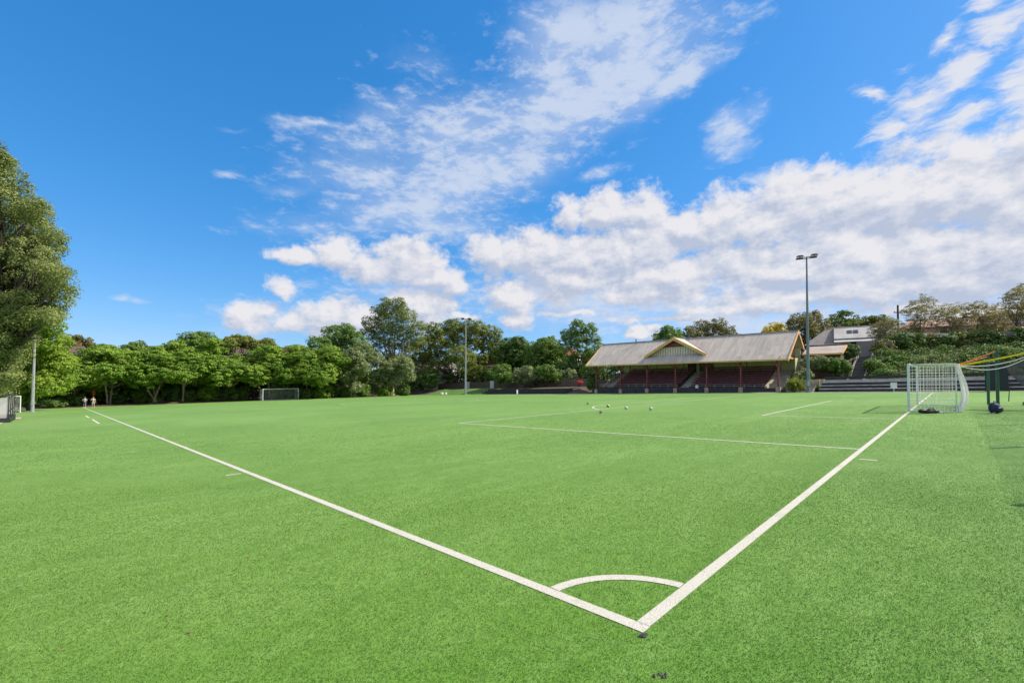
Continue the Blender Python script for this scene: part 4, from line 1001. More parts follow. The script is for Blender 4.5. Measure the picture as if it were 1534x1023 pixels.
wall_at('garden_wall', 'long low pale coping wall behind the hedge at upper right', 'wall', 1345, 1432, 499, 505, 78, 74, M['white_wall'])
# paling fence behind the left hand terrace
pf = empty('paling_fence', FP(79.5, 80), FROT, 'weathered brown paling fence under the dark trees', 'fence')
o = MB(); y = -33.5
while y < 32:
    hh = 1.75 + .05 * math.sin(y * 5); g = float(gz(*f2w(79.5, 80 + y))) - pf.location.z
    o.box(-.012, .012, y, y + .135, g, g + hh); y += .15
o.build('palings', M['fence_wood'], pf)
for k in range(27):
    y = -33.4 + k * 2.45; g = float(gz(*f2w(79.5, 80 + y))) - pf.location.z; o = MB(); o.box(.015, .115, y, y + .1, g - .2, g + 1.7); o.build('post', M['fence_wood'], pf)
for (Y, lab) in ((97.5, 'pale panel in the dark fence, left of the distant pole'), (87.3, 'narrow pale gate in the dark fence beside the distant pole')):
    o = MB(); o.box(-.1, -.03, -.75, .75, 0, 2.0); o.box(-.14, -.103, -.75, -.65, 0, 2.05); o.box(-.14, -.103, .65, .75, 0, 2.05); b = o.build('fence_gate', M['white_wall']); b.location = FP(79.4, Y); b.rotation_euler = (0, 0, FROT); tag(b, lab, 'gate')
for k, (u, lab) in enumerate(((668, 'left of a pair of small white boxes on the shaded grass bank'), (672.5, 'right of a pair of small white boxes on the shaded grass bank'), (684, 'small white box alone on the shaded grass bank'), (790, 'small white marker post at the end of the dark terrace'))):
    x = at(u, 583, 118 if k < 3 else 100); X, Y = w2f(x.x, x.y); o = MB(); o.box(-.3, .3, -.22, .22, 0, .55 + .35 * (k == 3)); o.box(-.33, .33, -.25, .25, .553 + .35 * (k == 3), .6 + .35 * (k == 3)); b = o.build('white_box', M['white']); b.scale = (.7 if k < 3 else .5,) * 2 + (1,); b.location = FP(67.2, Y); b.rotation_euler = (0, 0, FROT); tag(b, lab, 'box')
# tall navy panel beyond the goal
np_ = empty('screen_panel', FP(66.3, -4.75), FROT, 'tall dark navy panel standing at the turf edge between the green posts', 'panel')
o = MB(); o.box(-.08, .08, -.85, .85, .05, 3.05); o.build('sheet', M['navy_panel'], np_)
for y in (-.8, .8):
    o = MB(); o.tube([(.12, y, -.1), (.12, y, 3.1)], .04, 6); o.build('post', M['black'], np_)

# ------------------------------------------------------------------ players' shelter at the left
sh_ = empty('team_shelter', FP(-6.3, 53.5), FROT, 'black framed team shelter with curved roof and clear panels at left edge', 'shelter')
o = MB(); o.box(-.8, .72, -3.4, 3.4, -.15, .42); o.build('base', M['black'], sh_)
for y in (-3.3, -1.1, 1.1, 3.3):
    o = MB(); pts = [(-.7, y, .42), (-.7, y, 1.0)] + [(-.7 + 1.35 * (1 - math.cos(t)), y, 1.0 + 1.15 * math.sin(t)) for t in [R(15 * i) for i in range(1, 7)]]
    o.tube(pts, .05, 6); o.tube([(.62, y, .42), (.64, y, 2.14)], .035, 6); o.build('frame', M['black'], sh_)
o = MB(); P = [(-.7, 1.0)] + [(-.7 + 1.35 * (1 - math.cos(R(15 * i))), 1.0 + 1.15 * math.sin(R(15 * i))) for i in range(1, 7)]
for (xa, z0_), (xb, z1_) in zip(P[:-1], P[1:]): o.quad((xa - .03, -3.3, z0_), (xb - .03, -3.3, z1_ + .03), (xb - .03, 3.3, z1_ + .03), (xa - .03, 3.3, z0_))
o.build('roof_sheet', M['shade_cloth'], sh_)
o = MB(); o.quad((-.72, -3.3, .42), (-.72, 3.3, .42), (-.72, 3.3, 1.0), (-.72, -3.3, 1.0))
for y in (-3.27, 3.27): o.prism([(-.68, y, .43), (.58, y, .43), (.6, y, 2.0), (.2, y, 1.95), (-.3, y, 1.6), (-.68, y, 1.0)], (0, .01, 0))
o.build('clear_panel', M['clear_sheet'], sh_)
o = MB(); o.tube([(.62, -3.3, 1.0), (.62, 3.3, 1.0)], .025, 6); o.tube([(.64, -3.3, 2.14), (.64, 3.3, 2.14)], .04, 6); o.build('rail', M['black'], sh_)

# ------------------------------------------------------------------ houses
def house(name, label, u, v_eave, D, wid, dep, eave, pitch_h, rz, wallm, roofm, hip=0.0, wins=2):
    p = at(u, v_eave, D); g = float(gz(p.x, p.y)); r = empty(name, (p.x, p.y, g), rz, label, 'house'); e = p.z - g
    o = MB(); o.box(-wid / 2, wid / 2, -dep / 2, dep / 2, -2, e); o.build('wall', wallm, r)
    ov = .45; W2, D2 = wid / 2 + ov, dep / 2 + ov; hp = hip * W2; t = e + pitch_h; e0 = e - .02
    o = MB()
    o.slab((-W2, -D2, e0), (W2, -D2, e0), (W2 - hp, 0, t), (-W2 + hp, 0, t), .12); o.slab((W2, D2, e0), (-W2, D2, e0), (-W2 + hp, .003, t), (W2 - hp, .003, t), .12)
    if hip:
        for s in (-1, 1): o.add([(s * W2, -s * D2, e0 + .002), (s * W2, s * D2, e0 + .002), (s * (W2 - hp), 0, t)], [(0, 1, 2)])
    else:
        for s in (-1, 1): o.prism([(s * wid / 2 - .1 * (s > 0), -dep / 2, e), (s * wid / 2 - .1 * (s > 0), dep / 2, e), (s * wid / 2 - .1 * (s > 0), 0, t - .25)], (.1, 0, 0))
    rf = o.build('roof', roofm, r)
    o = MB(); o.tube([(-W2 + hp, 0, t + .03), (W2 - hp, 0, t + .03)], .1, 6); o.build('ridge', roofm, rf)
    o = MB(); o.box(wid * .2, wid * .2 + .7, .2, .9, t - 1, t + .8); o.box(wid * .2 - .06, wid * .2 + .76, .14, .96, t + .803, t + .92); o.build('chimney', M['brick'], rf)
    o = MB(); o.box(-W2, W2, -D2 - .1, -D2 - .003, e - .12, e + .02); o.build('gutter', M['white'], r)
    for k in range(wins):
        x = -wid / 2 + wid * (k + .7) / (wins + .4); o = MB(); o.box(x - .6, x + .6, -dep / 2 - .06, -dep / 2 - .003, e - 2.0, e - .7); w = o.build('window', M['glass'], r)
        o = MB(); o.box(x - .7, x - .6, -dep / 2 - .1, -dep / 2 - .004, e - 2.1, e - .6); o.box(x + .6, x + .7, -dep / 2 - .1, -dep / 2 - .004, e - 2.1, e - .6); o.box(x - .6, x + .6, -dep / 2 - .09, -dep / 2 - .004, e - .698, e - .6); o.box(x - .6, x + .6, -dep / 2 - .12, -dep / 2 - .004, e - 2.1, e - 2.002); o.build('frame', M['white'], w)
    return r
house('house', 'house with grey pyramid slate roof just right of grandstand', 1241, 518, 96, 8, 8, 3, 3.6, -.55, M['grey_wall'], M['slate'], .92)
h2 = house('house', 'house with pale metal roof and dark skylights above the grey wall', 1296, 508, 92, 9.5, 8, 3, 2.6, -.62, M['white_wall'], M['pale_roof'], 0)
o = MB(); e = h2.children[0].data.vertices[4].co.z
for x in (-3.0, -2.0):
    o.slab((x, -2.6, e + 1.16), (x + .8, -2.6, e + 1.16), (x + .8, -1.4, e + 1.86), (x, -1.4, e + 1.86), .1)
o.build('skylight', M['glass'], h2)
o = MB(); o.slab((-5.2, -6.6, e - .9), (4.6, -6.6, e - .9), (4.6, -4.0, e - .2), (-5.2, -4.0, e - .2), .1); o.build('veranda_roof', M['pale_roof'], h2)
house('house', 'house with salmon brick wall half hidden by thin trees at right', 1425, 491, 92, 17, 9, 4, 1.9, -.6, M['pink_brick'], M['pink_brick'], .25, 4)
house('house', 'tan brick house behind bare trees at the far right', 1512, 474, 88, 8, 8, 4, 1.6, -.7, M['tan_board'], M['rust_roof'], .4, 2)
house('house', 'brown roofed house half hidden behind the trees at far left', 103, 531, 112, 7, 7, 3, 2.2, .5, M['brick'], M['brown_wall'], .3, 2)
house('house', 'house with terracotta roof glimpsed through trees left of grandstand', 843, 536, 132, 10, 9, 3, 3.0, -.3, M['white_wall'], M['red_roof'], .5, 3)
house('house', 'white walled house glimpsed behind the big dark fig trees', 655, 553, 150, 13, 9, 4, 2.5, -.2, M['white_wall'], M['slate'], .3, 4)
house('house', 'small white house with red roof low among central trees', 744, 549, 140, 7, 8, 3, 2.0, -.2, M['white_wall'], M['red_roof'], .4, 2)
house('house', 'red brick house glimpsed over the bright umbrella trees', 370, 531, 135, 9, 8, 4, 2.5, .2, M['brick'], M['brown_wall'], .3, 3)
# utility pole on the hill
p = at(1346, 520, 84); r = empty('utility_pole', (p.x, p.y, float(gz(p.x, p.y))), .2, 'dark wooden utility pole rising above trees at upper right', 'pole'); t = at(1346, 457, 84).z - r.location.z
o = MB(); o.tube([(0, 0, -.2), (0, 0, t)], [.2, .15], 8); o.build('shaft', M['bark_dark'], r)
o = MB(); o.box(-.9, .9, -.07, .07, t - 1.5, t - 1.36); o.build('cross_arm', M['bark_dark'], r)
o = MB(); o.ball((-.75, 0, t - 1.28), (.08, .08, .1), 8, 6); o.ball((.75, 0, t - 1.28), (.08, .08, .1), 8, 6); o.build('insulator', M['white'], r)
o = MB(); f = FP(33.5, 106.6); o.tube([(0, 0, -.1), (0, 0, 3.0)], .07, 8); o.tube([(0, 0, 3.0), (.0, 0, 3.06)], [.08, .05], 8); b = o.build('net_post', M['green_post']); p = at(380, 598, 102); b.location = (p.x, p.y, float(gz(p.x, p.y))); tag(b, 'lone green post left of the distant goal, by the trees', 'post')

# ------------------------------------------------------------------ people at the far corner
def skin_obj(name, chains, m, parent, sub=1):
    """chains: lists of (point, radius); the first point of a chain joins the nearest earlier vertex when it coincides"""
    me = bpy.data.meshes.new(name); bm = bmesh.new(); ly = bm.verts.layers.skin.verify(); seen = {}
    for ch in chains:
        prev = None
        for p, r in ch:
            k = tuple(round(c, 4) for c in p)
            v = seen.get(k)
            if v is None:
                v = bm.verts.new(p); v[ly].radius = (r, r); seen[k] = v
                if len(seen) == 1: v[ly].use_root = True
            if prev is not None and prev is not v and bm.edges.get((prev, v)) is None: bm.edges.new((prev, v))
            prev = v
    bm.to_mesh(me); bm.free(); me.materials.append(m)
    o = bpy.data.objects.new(name, me); link(o, parent)
    k = o.modifiers.new('skin', 'SKIN'); k.use_smooth_shade = True
    s = o.modifiers.new('sub', 'SUBSURF'); s.levels = sub; s.render_levels = sub
    return o
def person(label, loc, rz, shirt, shorts, armR, armL, step):
    r = empty('person', loc, rz, label, 'person')
    H = Vector((0, 0, .93)); ch = []
    tor = [(H, .125), (Vector((0, -.01, 1.08)), .12), (Vector((0, -.01, 1.25)), .135), (Vector((0, 0, 1.4)), .11), (Vector((0, 0, 1.49)), .05), (Vector((0, -.02, 1.56)), .075), (Vector((0, -.03, 1.66)), .095), (Vector((0, -.02, 1.74)), .06)]
    ch.append(tor)
    leg = {}
    for s, dy in ((-1, step), (1, -step)):
        hip = Vector((s * .09, 0, .88)); kn = Vector((s * .11, dy * .5 - .03, .48)); an_ = Vector((s * .12, dy, .085)); toe = Vector((s * .14, dy - .16, .04))
        ch.append([(H, .12), (hip, .095), (kn, .06), (kn.lerp(an_, .35), .058), (an_, .038), (toe, .035)]); leg[s] = (hip, kn)
    arms = {}
    for s, (e, w) in ((-1, armR), (1, armL)):
        sh = Vector((s * .18, 0, 1.40)); e = Vector(e); w = Vector(w); d = (w - e).normalized()
        ch.append([(tor[3][0], .11), (sh, .062), (e, .043), (w, .03), (w + d * .08, .036)])
        side = d.cross(Vector((1, 0, .2))).normalized()
        for q in range(4):
            b = w + d * .08; t = b + d * (.075 + .012 * (1 - abs(q - 1.5))) + side * (q - 1.5) * .022 + Vector((0, 0, -.01))
            ch.append([(b, .036), (b.lerp(t, .5) + side * (q - 1.5) * .008, .0095), (t, .008)])
        ch.append([(w, .03), (w + d * .04 + side * .04, .012), (w + d * .09 + side * .05, .009)]); arms[s] = (sh, e)
    skin_obj('body', ch, M['skin'], r)
    ch = [[(Vector((0, 0, .9)), .14), (Vector((0, -.01, 1.08)), .14), (Vector((0, -.01, 1.25)), .155), (Vector((0, 0, 1.4)), .13), (Vector((0, 0, 1.455)), .075)]]
    for s in (-1, 1): sh, e = arms[s]; ch.append([(Vector((0, 0, 1.4)), .13), (sh, .08), (sh.lerp(e, .7), .066)])
    skin_obj('shirt', ch, shirt, r)
    ch = [[(Vector((0, 0, 1.0)), .135), (Vector((0, 0, .92)), .145)]]
    for s in (-1, 1): hip, kn = leg[s]; ch.append([(Vector((0, 0, .92)), .145), (hip, .115), (hip.lerp(kn, .8), .09)])
    skin_obj('shorts', ch, shorts, r)
    skin_obj('hair', [[(Vector((0, .035, 1.63)), .07), (Vector((0, .02, 1.71)), .095), (Vector((0, -.02, 1.775)), .07)]], M['hair'], r)
    o = MB()
    for x in (-.035, .035): o.ball((x, -.122, 1.665), (.014, .008, .009), 8, 6)
    o.build('eyes', M['black'], r)
    o = MB(); o.ball((0, -.128, 1.635), (.014, .02, .022), 8, 6); o.ball((0, -.118, 1.592), (.028, .008, .007), 8, 6)
    for x in (-.095, .095): o.ball((x, -.02, 1.64), (.014, .024, .034), 8, 6)
    o.build('face_features', M['skin'], r)
    o = MB()
    for s, dy in ((-1, step), (1, -step)): o.ball((s * .13, dy - .07, .045), (.055, .14, .05), 12, 8)
    o.build('shoes', M['white'], r)
person('person in pale shirt and blue shorts standing at the far left corner of pitch', FP(.2, 101.6), .5, M['shirt_pale'], M['shorts_blue'], ((-.3, -.1, 1.18), (-.1, -.3, 1.12)), ((.3, -.1, 1.18), (.1, -.3, 1.1)), .05)
person('person in grey shirt and pale shorts standing right of the one in blue', FP(1.1, 98.8), .9, M['shirt_grey'], M['shorts_grey'], ((-.34, -.04, 1.17), (-.16, -.22, 1.25)), ((.28, .03, 1.14), (.27, -.08, .9)), .1)
# ------------------------------------------------------------------ trees
# great gum at the left edge
gum = [(4, 262, 31.3), (-30, 240, 36.8), (-70, 270, 55.2), (20, 300, 33.1), (41, 318, 24.8), (-20, 330, 55.2), (53, 352, 27.6), (31, 365, 33.1), (73, 366, 19.3), (8, 385, 38.6), (61, 398, 24.8), (88, 402, 12.9), (36, 415, 31.3), (84, 434, 22.1), (-10, 440, 42.3), (53, 445, 27.6), (21, 462, 31.3), (79, 462, 13.8), (67, 470, 12.0), (26, 492, 13.8), (2, 500, 29.4), (-35, 500, 41.4), (4, 535, 22.1), (-16, 545, 31.3), (12, 555, 15.6), (-6, 572, 20.2), (-60, 400, 64.4), (-90, 470, 64.4), (0, 246, 12.9), (-45, 560, 36.8)]
rgg = np.random.default_rng(77); gsm = []      # smaller bunches of leaves standing out from the big boughs
for u, v, r in gum:
    if u > -45:
        for _ in range(4): a = rgg.uniform(0, 6.28); gsm.append((min(u + r * .8 * math.cos(a), 103), v - r * .8 * math.sin(a), rgg.uniform(7, 12)))
gum_l = px_lobes(54, [(u, v, r * .84) for u, v, r in gum], 3.5, 11) + px_lobes(51.5, gsm, 2.5, 12, .7) + px_lobes(52, [(30, 508, 15), (14, 520, 17), (34, 470, 18), (10, 548, 15), (28, 530, 11)], 2, 13)
tree('gum_tree', 'tree', 'huge grey green gum tree towering at the left edge', foot(-60, 54), gum_l, 'gum', .75, .2, 11, .75, 'bark_dark', 1, .3, .8, nl=62, dens=1.1, flat=.6, droop=.7, aspect=.38, under=.8)
lime = [(70, 515, 24), (40, 525, 26), (88, 545, 20), (60, 550, 26), (25, 565, 26), (75, 575, 22), (10, 590, 20), (45, 585, 20), (92, 568, 12), (-15, 580, 26), (30, 597, 13), (5, 540, 25), (80, 492, 12), (58, 498, 13), (-40, 560, 36)]
tree('broadleaf_tree', 'tree', 'yellow green broadleaf tree behind the leaning grey pole, under the gum', foot(45, 67), px_lobes(67, lime, 2.5, 12), 'lime', .6, .27, 12, .3, 'bark_dark', 1, .4, nl=22, dens=1.6, under=.9)

row = [  # u0, u1, vtop, vbottom, D, leaf, kind, seed, label
    (72, 140, 545, 592, 82, 'bright', 'umbrella', 21, 'small bright green tree nearest the far left corner'),
    (118, 212, 532, 586, 84, 'bright', 'umbrella', 22, 'spreading bright green tree directly above the two people'),
    (190, 262, 525, 584, 88, 'bright', 'umbrella', 23, 'spreading bright green tree right of the one above people'),
    (240, 318, 522, 582, 92, 'bright', 'umbrella', 24, 'spreading bright green tree midway between people and distant goal'),
    (298, 378, 530, 582, 97, 'bright', 'umbrella', 25, 'low bright green tree with pale leaning trunks left of distant goal'),
    (362, 442, 526, 580, 102, 'bright', 'umbrella', 26, 'bright green tree spreading directly behind the distant goal'),
    (424, 516, 525, 582, 106, 'bright', 'umbrella', 27, 'dense bright green tree right of the distant goal')]
for u0, u1, v0, v1, D, lm, kd, s, lab in row:
    lb = crown_px(D, u0 - 9, u1 + 9, v0 - 3, v1 + 9, 26, s, kd, 1.0)
    rq = np.random.default_rng(s)
    for _ in range(7):      # uneven boughs reaching out of the main crown
        lb.append((np.array(at(rq.uniform(u0 - 6, u1 + 6), rq.uniform(v0 - 9, v0 + 22), D + rq.uniform(-3, 3))), np.array([1.9, 1.9, .8]) * rq.uniform(.7, 1.3)))
    tree('umbrella_tree', 'tree', lab, foot((u0 + u1) / 2 + (s % 3 - 1) * 6, D + .5), lb, lm, .55, .27, s, .22, 'bark', 2 + s % 2, .42, .55, group='bright spreading trees behind the far goal line', nl=30, dens=1.15, under=.4, flat=.55)
fill = [(100, 165, 552, 596, 88, 'mid', 28, 'lower spreading tree filling the gap left of the two people'), (170, 232, 550, 592, 93, 'bright', 29, 'lower spreading tree in the gap right of the two people'), (226, 290, 548, 590, 98, 'mid', 30, 'lower bushy tree between the second and third spreading trees'),
        (292, 346, 550, 588, 103, 'bright', 57, 'lower bushy tree behind the pale leaning trunks'), (348, 398, 548, 586, 109, 'mid', 58, 'lower bushy tree left behind the distant goal'), (408, 462, 548, 586, 112, 'bright', 59, 'lower bushy tree right behind the distant goal'), (462, 512, 550, 588, 114, 'mid', 56, 'lower bushy tree between distant goal and the silvery trees')]
for u0, u1, v0, v1, D, lm, s, lab in fill:
    tree('umbrella_tree', 'tree', lab, foot((u0 + u1) / 2, D + .5), crown_px(D, u0 - 6, u1 + 6, v0, v1, 14, s), lm, .55, .27, s, .18, 'bark', 2, .4, .55, group='bright spreading trees behind the far goal line', nl=30, dens=1.15, under=.7, flat=.55)
back = [
    (84, 132, 498, 545, 118, 'olive', 'dome', 31, 'brownish green tree peeping above the house roof at left', 'broadleaf_tree', 12),
    (120, 190, 515, 560, 100, 'mid', 'dome', 32, 'darker rounded tree rising behind the tree above the people', 'broadleaf_tree', 14),
    (168, 232, 512, 560, 104, 'mid', 'dome', 33, 'mid green flat topped tree in the second row, third from left', 'broadleaf_tree', 14),
    (222, 276, 517, 560, 106, 'mid', 'dome', 34, 'mid green tree in the second row beneath an empty sky', 'broadleaf_tree', 12),
    (260, 336, 498, 556, 112, 'mid', 'dome', 35, 'tall rounded tree in the second row, left of the umbrella shaped one', 'broadleaf_tree', 16),
    (328, 384, 500, 530, 118, 'fig', 'umbrella', 36, 'flat umbrella shaped tree with sky showing under its crown', 'umbrella_tree', 12),
    (376, 418, 506, 536, 120, 'fig', 'umbrella', 37, 'smaller flat crowned tree right of the umbrella shaped one', 'umbrella_tree', 10),
    (408, 474, 516, 556, 124, 'olive', 'dome', 38, 'dull olive tree in the gap left of the big camphor', 'broadleaf_tree', 12)]
for u0, u1, v0, v1, D, lm, kd, s, lab, nm, n in back:
    tree(nm, 'tree', lab, foot((u0 + u1) / 2, D), crown_px(D, u0, u1, v0, v1, n, s, kd), lm, .75, .36, s, .35, 'bark_dark', 1, .55, .5, nl=28, dens=1.4)
# centre group
cam1 = [(505, 505, 20), (480, 518, 16), (528, 512, 18), (540, 530, 15), (478, 540, 18), (500, 532, 22), (525, 545, 20), (515, 560, 16), (492, 562, 16), (518, 496, 12), (495, 575, 13), (540, 560, 14)]
tree('camphor_tree', 'tree', 'rounded green tree left of the tall gum, above silvery shrubs', foot(510, 113), px_lobes(113, cam1, 3, 41), 'mid', .85, .34, 41, .45, 'bark_dark', 1, .35, nl=34, dens=1.5)
gum2 = [(590, 466, 17), (570, 470, 14), (608, 474, 13), (560, 486, 15), (622, 490, 13), (585, 488, 17), (552, 500, 11), (605, 500, 14), (570, 508, 14), (625, 508, 11), (592, 516, 13), (612, 524, 12), (560, 524, 11), (582, 536, 13), (600, 545, 14), (578, 455, 8), (598, 455, 9)]
tree('gum_tree', 'tree', 'tall rounded gum standing highest among the central trees', foot(588, 125), px_lobes(125, gum2, 3, 42), 'gum', .9, .32, 42, .6, 'bark', 1, .35, .5, nl=32, dens=1.35, aspect=.42, under=.6)
sil = [(512, 545, 14), (530, 535, 13), (545, 522, 12), (500, 560, 12), (520, 565, 13), (508, 580, 9), (533, 580, 9), (540, 552, 13)]
tree('silver_tree', 'tree', 'silvery green leafy tree left of centre, in front of the tall gum', foot(525, 109), px_lobes(108, sil, 2, 43), 'silver', .7, .3, 43, .25, 'bark', 2, .3, nl=34, dens=1.5)
sil2 = [(560, 540, 14), (585, 552, 15), (606, 548, 13), (570, 565, 13), (596, 568, 13), (582, 580, 9), (560, 582, 8), (545, 568, 10), (612, 565, 9)]
tree('silver_tree', 'tree', 'silvery green leafy tree directly below the tall central gum', foot(578, 116), px_lobes(116, sil2, 2, 44), 'silver', .7, .3, 44, .25, 'bark', 2, .3, nl=34, dens=1.5)
fig = [(650, 500, 18), (680, 494, 17), (710, 494, 18), (735, 502, 16), (638, 520, 18), (665, 515, 22), (700, 512, 24), (735, 522, 20), (630, 540, 15), (655, 540, 20), (690, 538, 22), (725, 545, 20), (750, 535, 14), (640, 558, 13), (710, 560, 14), (620, 520, 12), (745, 556, 12)]
tree('fig_tree', 'tree', 'broad dark fig with sunlit golden top behind the distant pole', foot(690, 136), px_lobes(136, fig, 6, 45), 'fig', 1.0, .38, 45, .8, 'bark_dark', 3, .3, .6, nl=28, dens=1.6)
mids = [
    (738, 806, 500, 568, 128, 'dark', 46, 'dark green tree immediately right of the broad fig', 13),
    (786, 850, 502, 572, 120, 'mid', 47, 'mid green tree between the broad fig and airy rounded tree', 13)]
for u0, u1, v0, v1, D, lm, s, lab, n in mids:
    tree('broadleaf_tree', 'tree', lab, foot((u0 + u1) / 2, D), crown_px(D, u0, u1, v0, v1, n, s), lm, .85, .38, s, .45, 'bark_dark', 2, .35, .5, nl=34, dens=1.35)
airy = [(866, 492, 13), (882, 495, 11), (850, 504, 11), (868, 510, 15), (888, 512, 12), (897, 522, 8), (848, 522, 10), (872, 530, 13), (890, 534, 9), (855, 540, 11), (878, 550, 10), (843, 512, 7), (866, 484, 6), (862, 560, 9)]
tree('broadleaf_tree', 'tree', 'airy rounded tree just left of the grandstand roof', foot(868, 112), px_lobes(112, airy, 2.5, 48), 'mid', .75, .32, 48, .35, 'bark_dark', 2, .3, .5, nl=26, dens=1.2)
# lower trees and shrubs along the far side
shr = [(625, 660, 552, 582, 128, 'dark', 51, 'dark rounded shrub at the left end of the grass bank'), (728, 772, 545, 575, 112, 'mid', 52, 'rounded shrub right of the distant pole, before white house'), (765, 806, 548, 578, 108, 'silver', 53, 'pale leaved shrub behind the left terrace, left of centre'),
       (796, 838, 544, 574, 106, 'mid', 54, 'leafy green shrub behind the middle of left terrace'), (830, 868, 552, 574, 108, 'silver', 55, 'pale shrub below the terracotta roof')]
for u0, u1, v0, v1, D, lm, s, lab in shr:
    tree('shrub', 'shrub', lab, foot((u0 + u1) / 2, D), crown_px(D, u0, u1, v0, v1 + 4, 9, s), lm, .7, .36, s, .12, 'bark_dark', 3, .3, group='shrubs behind the left terrace', nl=22, dens=1.4, under=.8)
ush = [(80, 80, .9), (108, 84, 1.2), (152, 92, 1.6), (172, 90, 1.1), (205, 92, 1.9), (228, 94, 1.5), (255, 95, 2.0), (282, 97, 1.7), (312, 98, 2.1), (338, 100, 1.6), (362, 103, 1.8), (405, 107, 2.0), (432, 108, 1.9), (458, 108, 1.7), (486, 109, 2.0), (515, 112, 1.6), (545, 114, 1.9), (575, 117, 1.6), (605, 119, 1.7)]
for k, (u, D, hh) in enumerate(ush):
    p = foot(u, D - 3.2); hh *= 1.1; w = 2.3 + .6 * math.sin(k * 2.3)
    lb = crown_lobes((p.x, p.y, p.z + hh * .55), (w, 1.5, hh * .95), 7, 60 + k)
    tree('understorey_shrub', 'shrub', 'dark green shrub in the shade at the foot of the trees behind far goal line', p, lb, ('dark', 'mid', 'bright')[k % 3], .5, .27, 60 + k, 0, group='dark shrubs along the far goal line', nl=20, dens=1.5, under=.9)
# shaded thicket closing the view under the crowns
def thicket(name, label, pts, hgt, dep, lm, seed, clump=1.1, leaf=.5, dens=1.0):
    rg = np.random.default_rng(seed); lob = []
    for (X0, Y0), (X1, Y1) in zip(pts[:-1], pts[1:]):
        n = max(2, int(math.hypot(X1 - X0, Y1 - Y0) / 2.6))
        for i in range(n):
            t = (i + rg.random()) / n; X = X0 + (X1 - X0) * t; Y = Y0 + (Y1 - Y0) * t
            for zf in (.25, .65, .95):
                p = FP(X + rg.uniform(-1, 1), Y + rg.uniform(-.5, 1) * dep, hgt * zf * rg.uniform(.8, 1.15)); lob.append((np.array(p), np.array([2.0, 2.0, hgt * .28])))
    V, Fq = foliage(lob, clump, leaf, seed, nl=20, dens=dens, under=.9)
    return tag(mesh_obj(name, np_mesh(name, V, Fq, L[lm])), label, kind='stuff')
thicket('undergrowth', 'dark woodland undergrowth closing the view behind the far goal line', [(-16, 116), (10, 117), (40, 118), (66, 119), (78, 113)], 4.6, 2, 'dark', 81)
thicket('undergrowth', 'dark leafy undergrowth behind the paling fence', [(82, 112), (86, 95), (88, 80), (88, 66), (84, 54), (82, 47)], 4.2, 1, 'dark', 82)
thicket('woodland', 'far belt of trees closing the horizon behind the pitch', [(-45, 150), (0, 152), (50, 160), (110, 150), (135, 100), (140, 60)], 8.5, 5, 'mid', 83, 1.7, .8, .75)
# behind the stand
tree('broadleaf_tree', 'tree', 'deep green tree top showing over the grandstand roof, left of the gable tree', foot(1003, 112), px_lobes(112, [(1000, 498, 10), (988, 506, 9), (1014, 502, 9), (1005, 510, 14), (985, 516, 9), (1020, 514, 8), (1004, 526, 16)], 2, 91), 'mid', .8, .45, 91, .3, 'bark_dark', nl=20, dens=1.5)
tree('gum_tree', 'tree', 'broad olive brown gum showing over the middle of the grandstand roof', foot(1066, 116), px_lobes(116, [(1052, 492, 13), (1075, 490, 13), (1036, 500, 12), (1092, 500, 11), (1065, 500, 18), (1040, 512, 14), (1085, 512, 15), (1103, 506, 6), (1026, 508, 7), (1063, 518, 18)], 3, 92), 'olive', .95, .42, 92, .4, 'bark', nl=20, dens=1.45, aspect=.42)
tree('broadleaf_tree', 'tree', 'bright yellow leaved tree over the right end of the grandstand roof', foot(1160, 96), px_lobes(96, [(1158, 492, 9), (1150, 499, 8), (1168, 495, 8), (1162, 503, 11), (1146, 506, 6)], 1.5, 93), 'yellow', .7, .36, 93, .2, 'bark_dark', nl=20, dens=1.4)
tree('gum_tree', 'tree', 'tall olive gum behind the floodlight pole at the grandstand end', foot(1205, 104), px_lobes(104, [(1200, 480, 12), (1218, 478, 10), (1186, 488, 11), (1228, 488, 12), (1205, 494, 16), (1180, 500, 10), (1238, 498, 10), (1190, 512, 14), (1215, 510, 14), (1235, 514, 10), (1196, 528, 14), (1218, 470, 6)], 3, 94), 'olive', .9, .42, 94, .4, 'bark', nl=20, dens=1.35, aspect=.45, under=.7)
tree('conifer_tree', 'tree', 'dark layered conifer above the grey pyramid roof', foot(1262, 118), px_lobes(118, [(1262, 476, 12), (1248, 482, 10), (1275, 480, 10), (1256, 490, 13), (1270, 496, 12), (1285, 488, 8), (1252, 502, 10)], 2.5, 95), 'dark', .85, .4, 95, .4, 'bark_dark', nl=20, dens=1.4, flat=.35)
tree('umbrella_tree', 'tree', 'flat topped dark green tree behind the pale roof with skylights', foot(1304, 112), px_lobes(112, [(1300, 480, 10), (1284, 484, 9), (1316, 480, 11), (1330, 484, 8), (1306, 488, 13), (1290, 492, 10), (1322, 492, 10)], 2, 96, .6), 'fig', .8, .38, 96, .3, 'bark_dark', nl=20, dens=1.4, flat=.5)
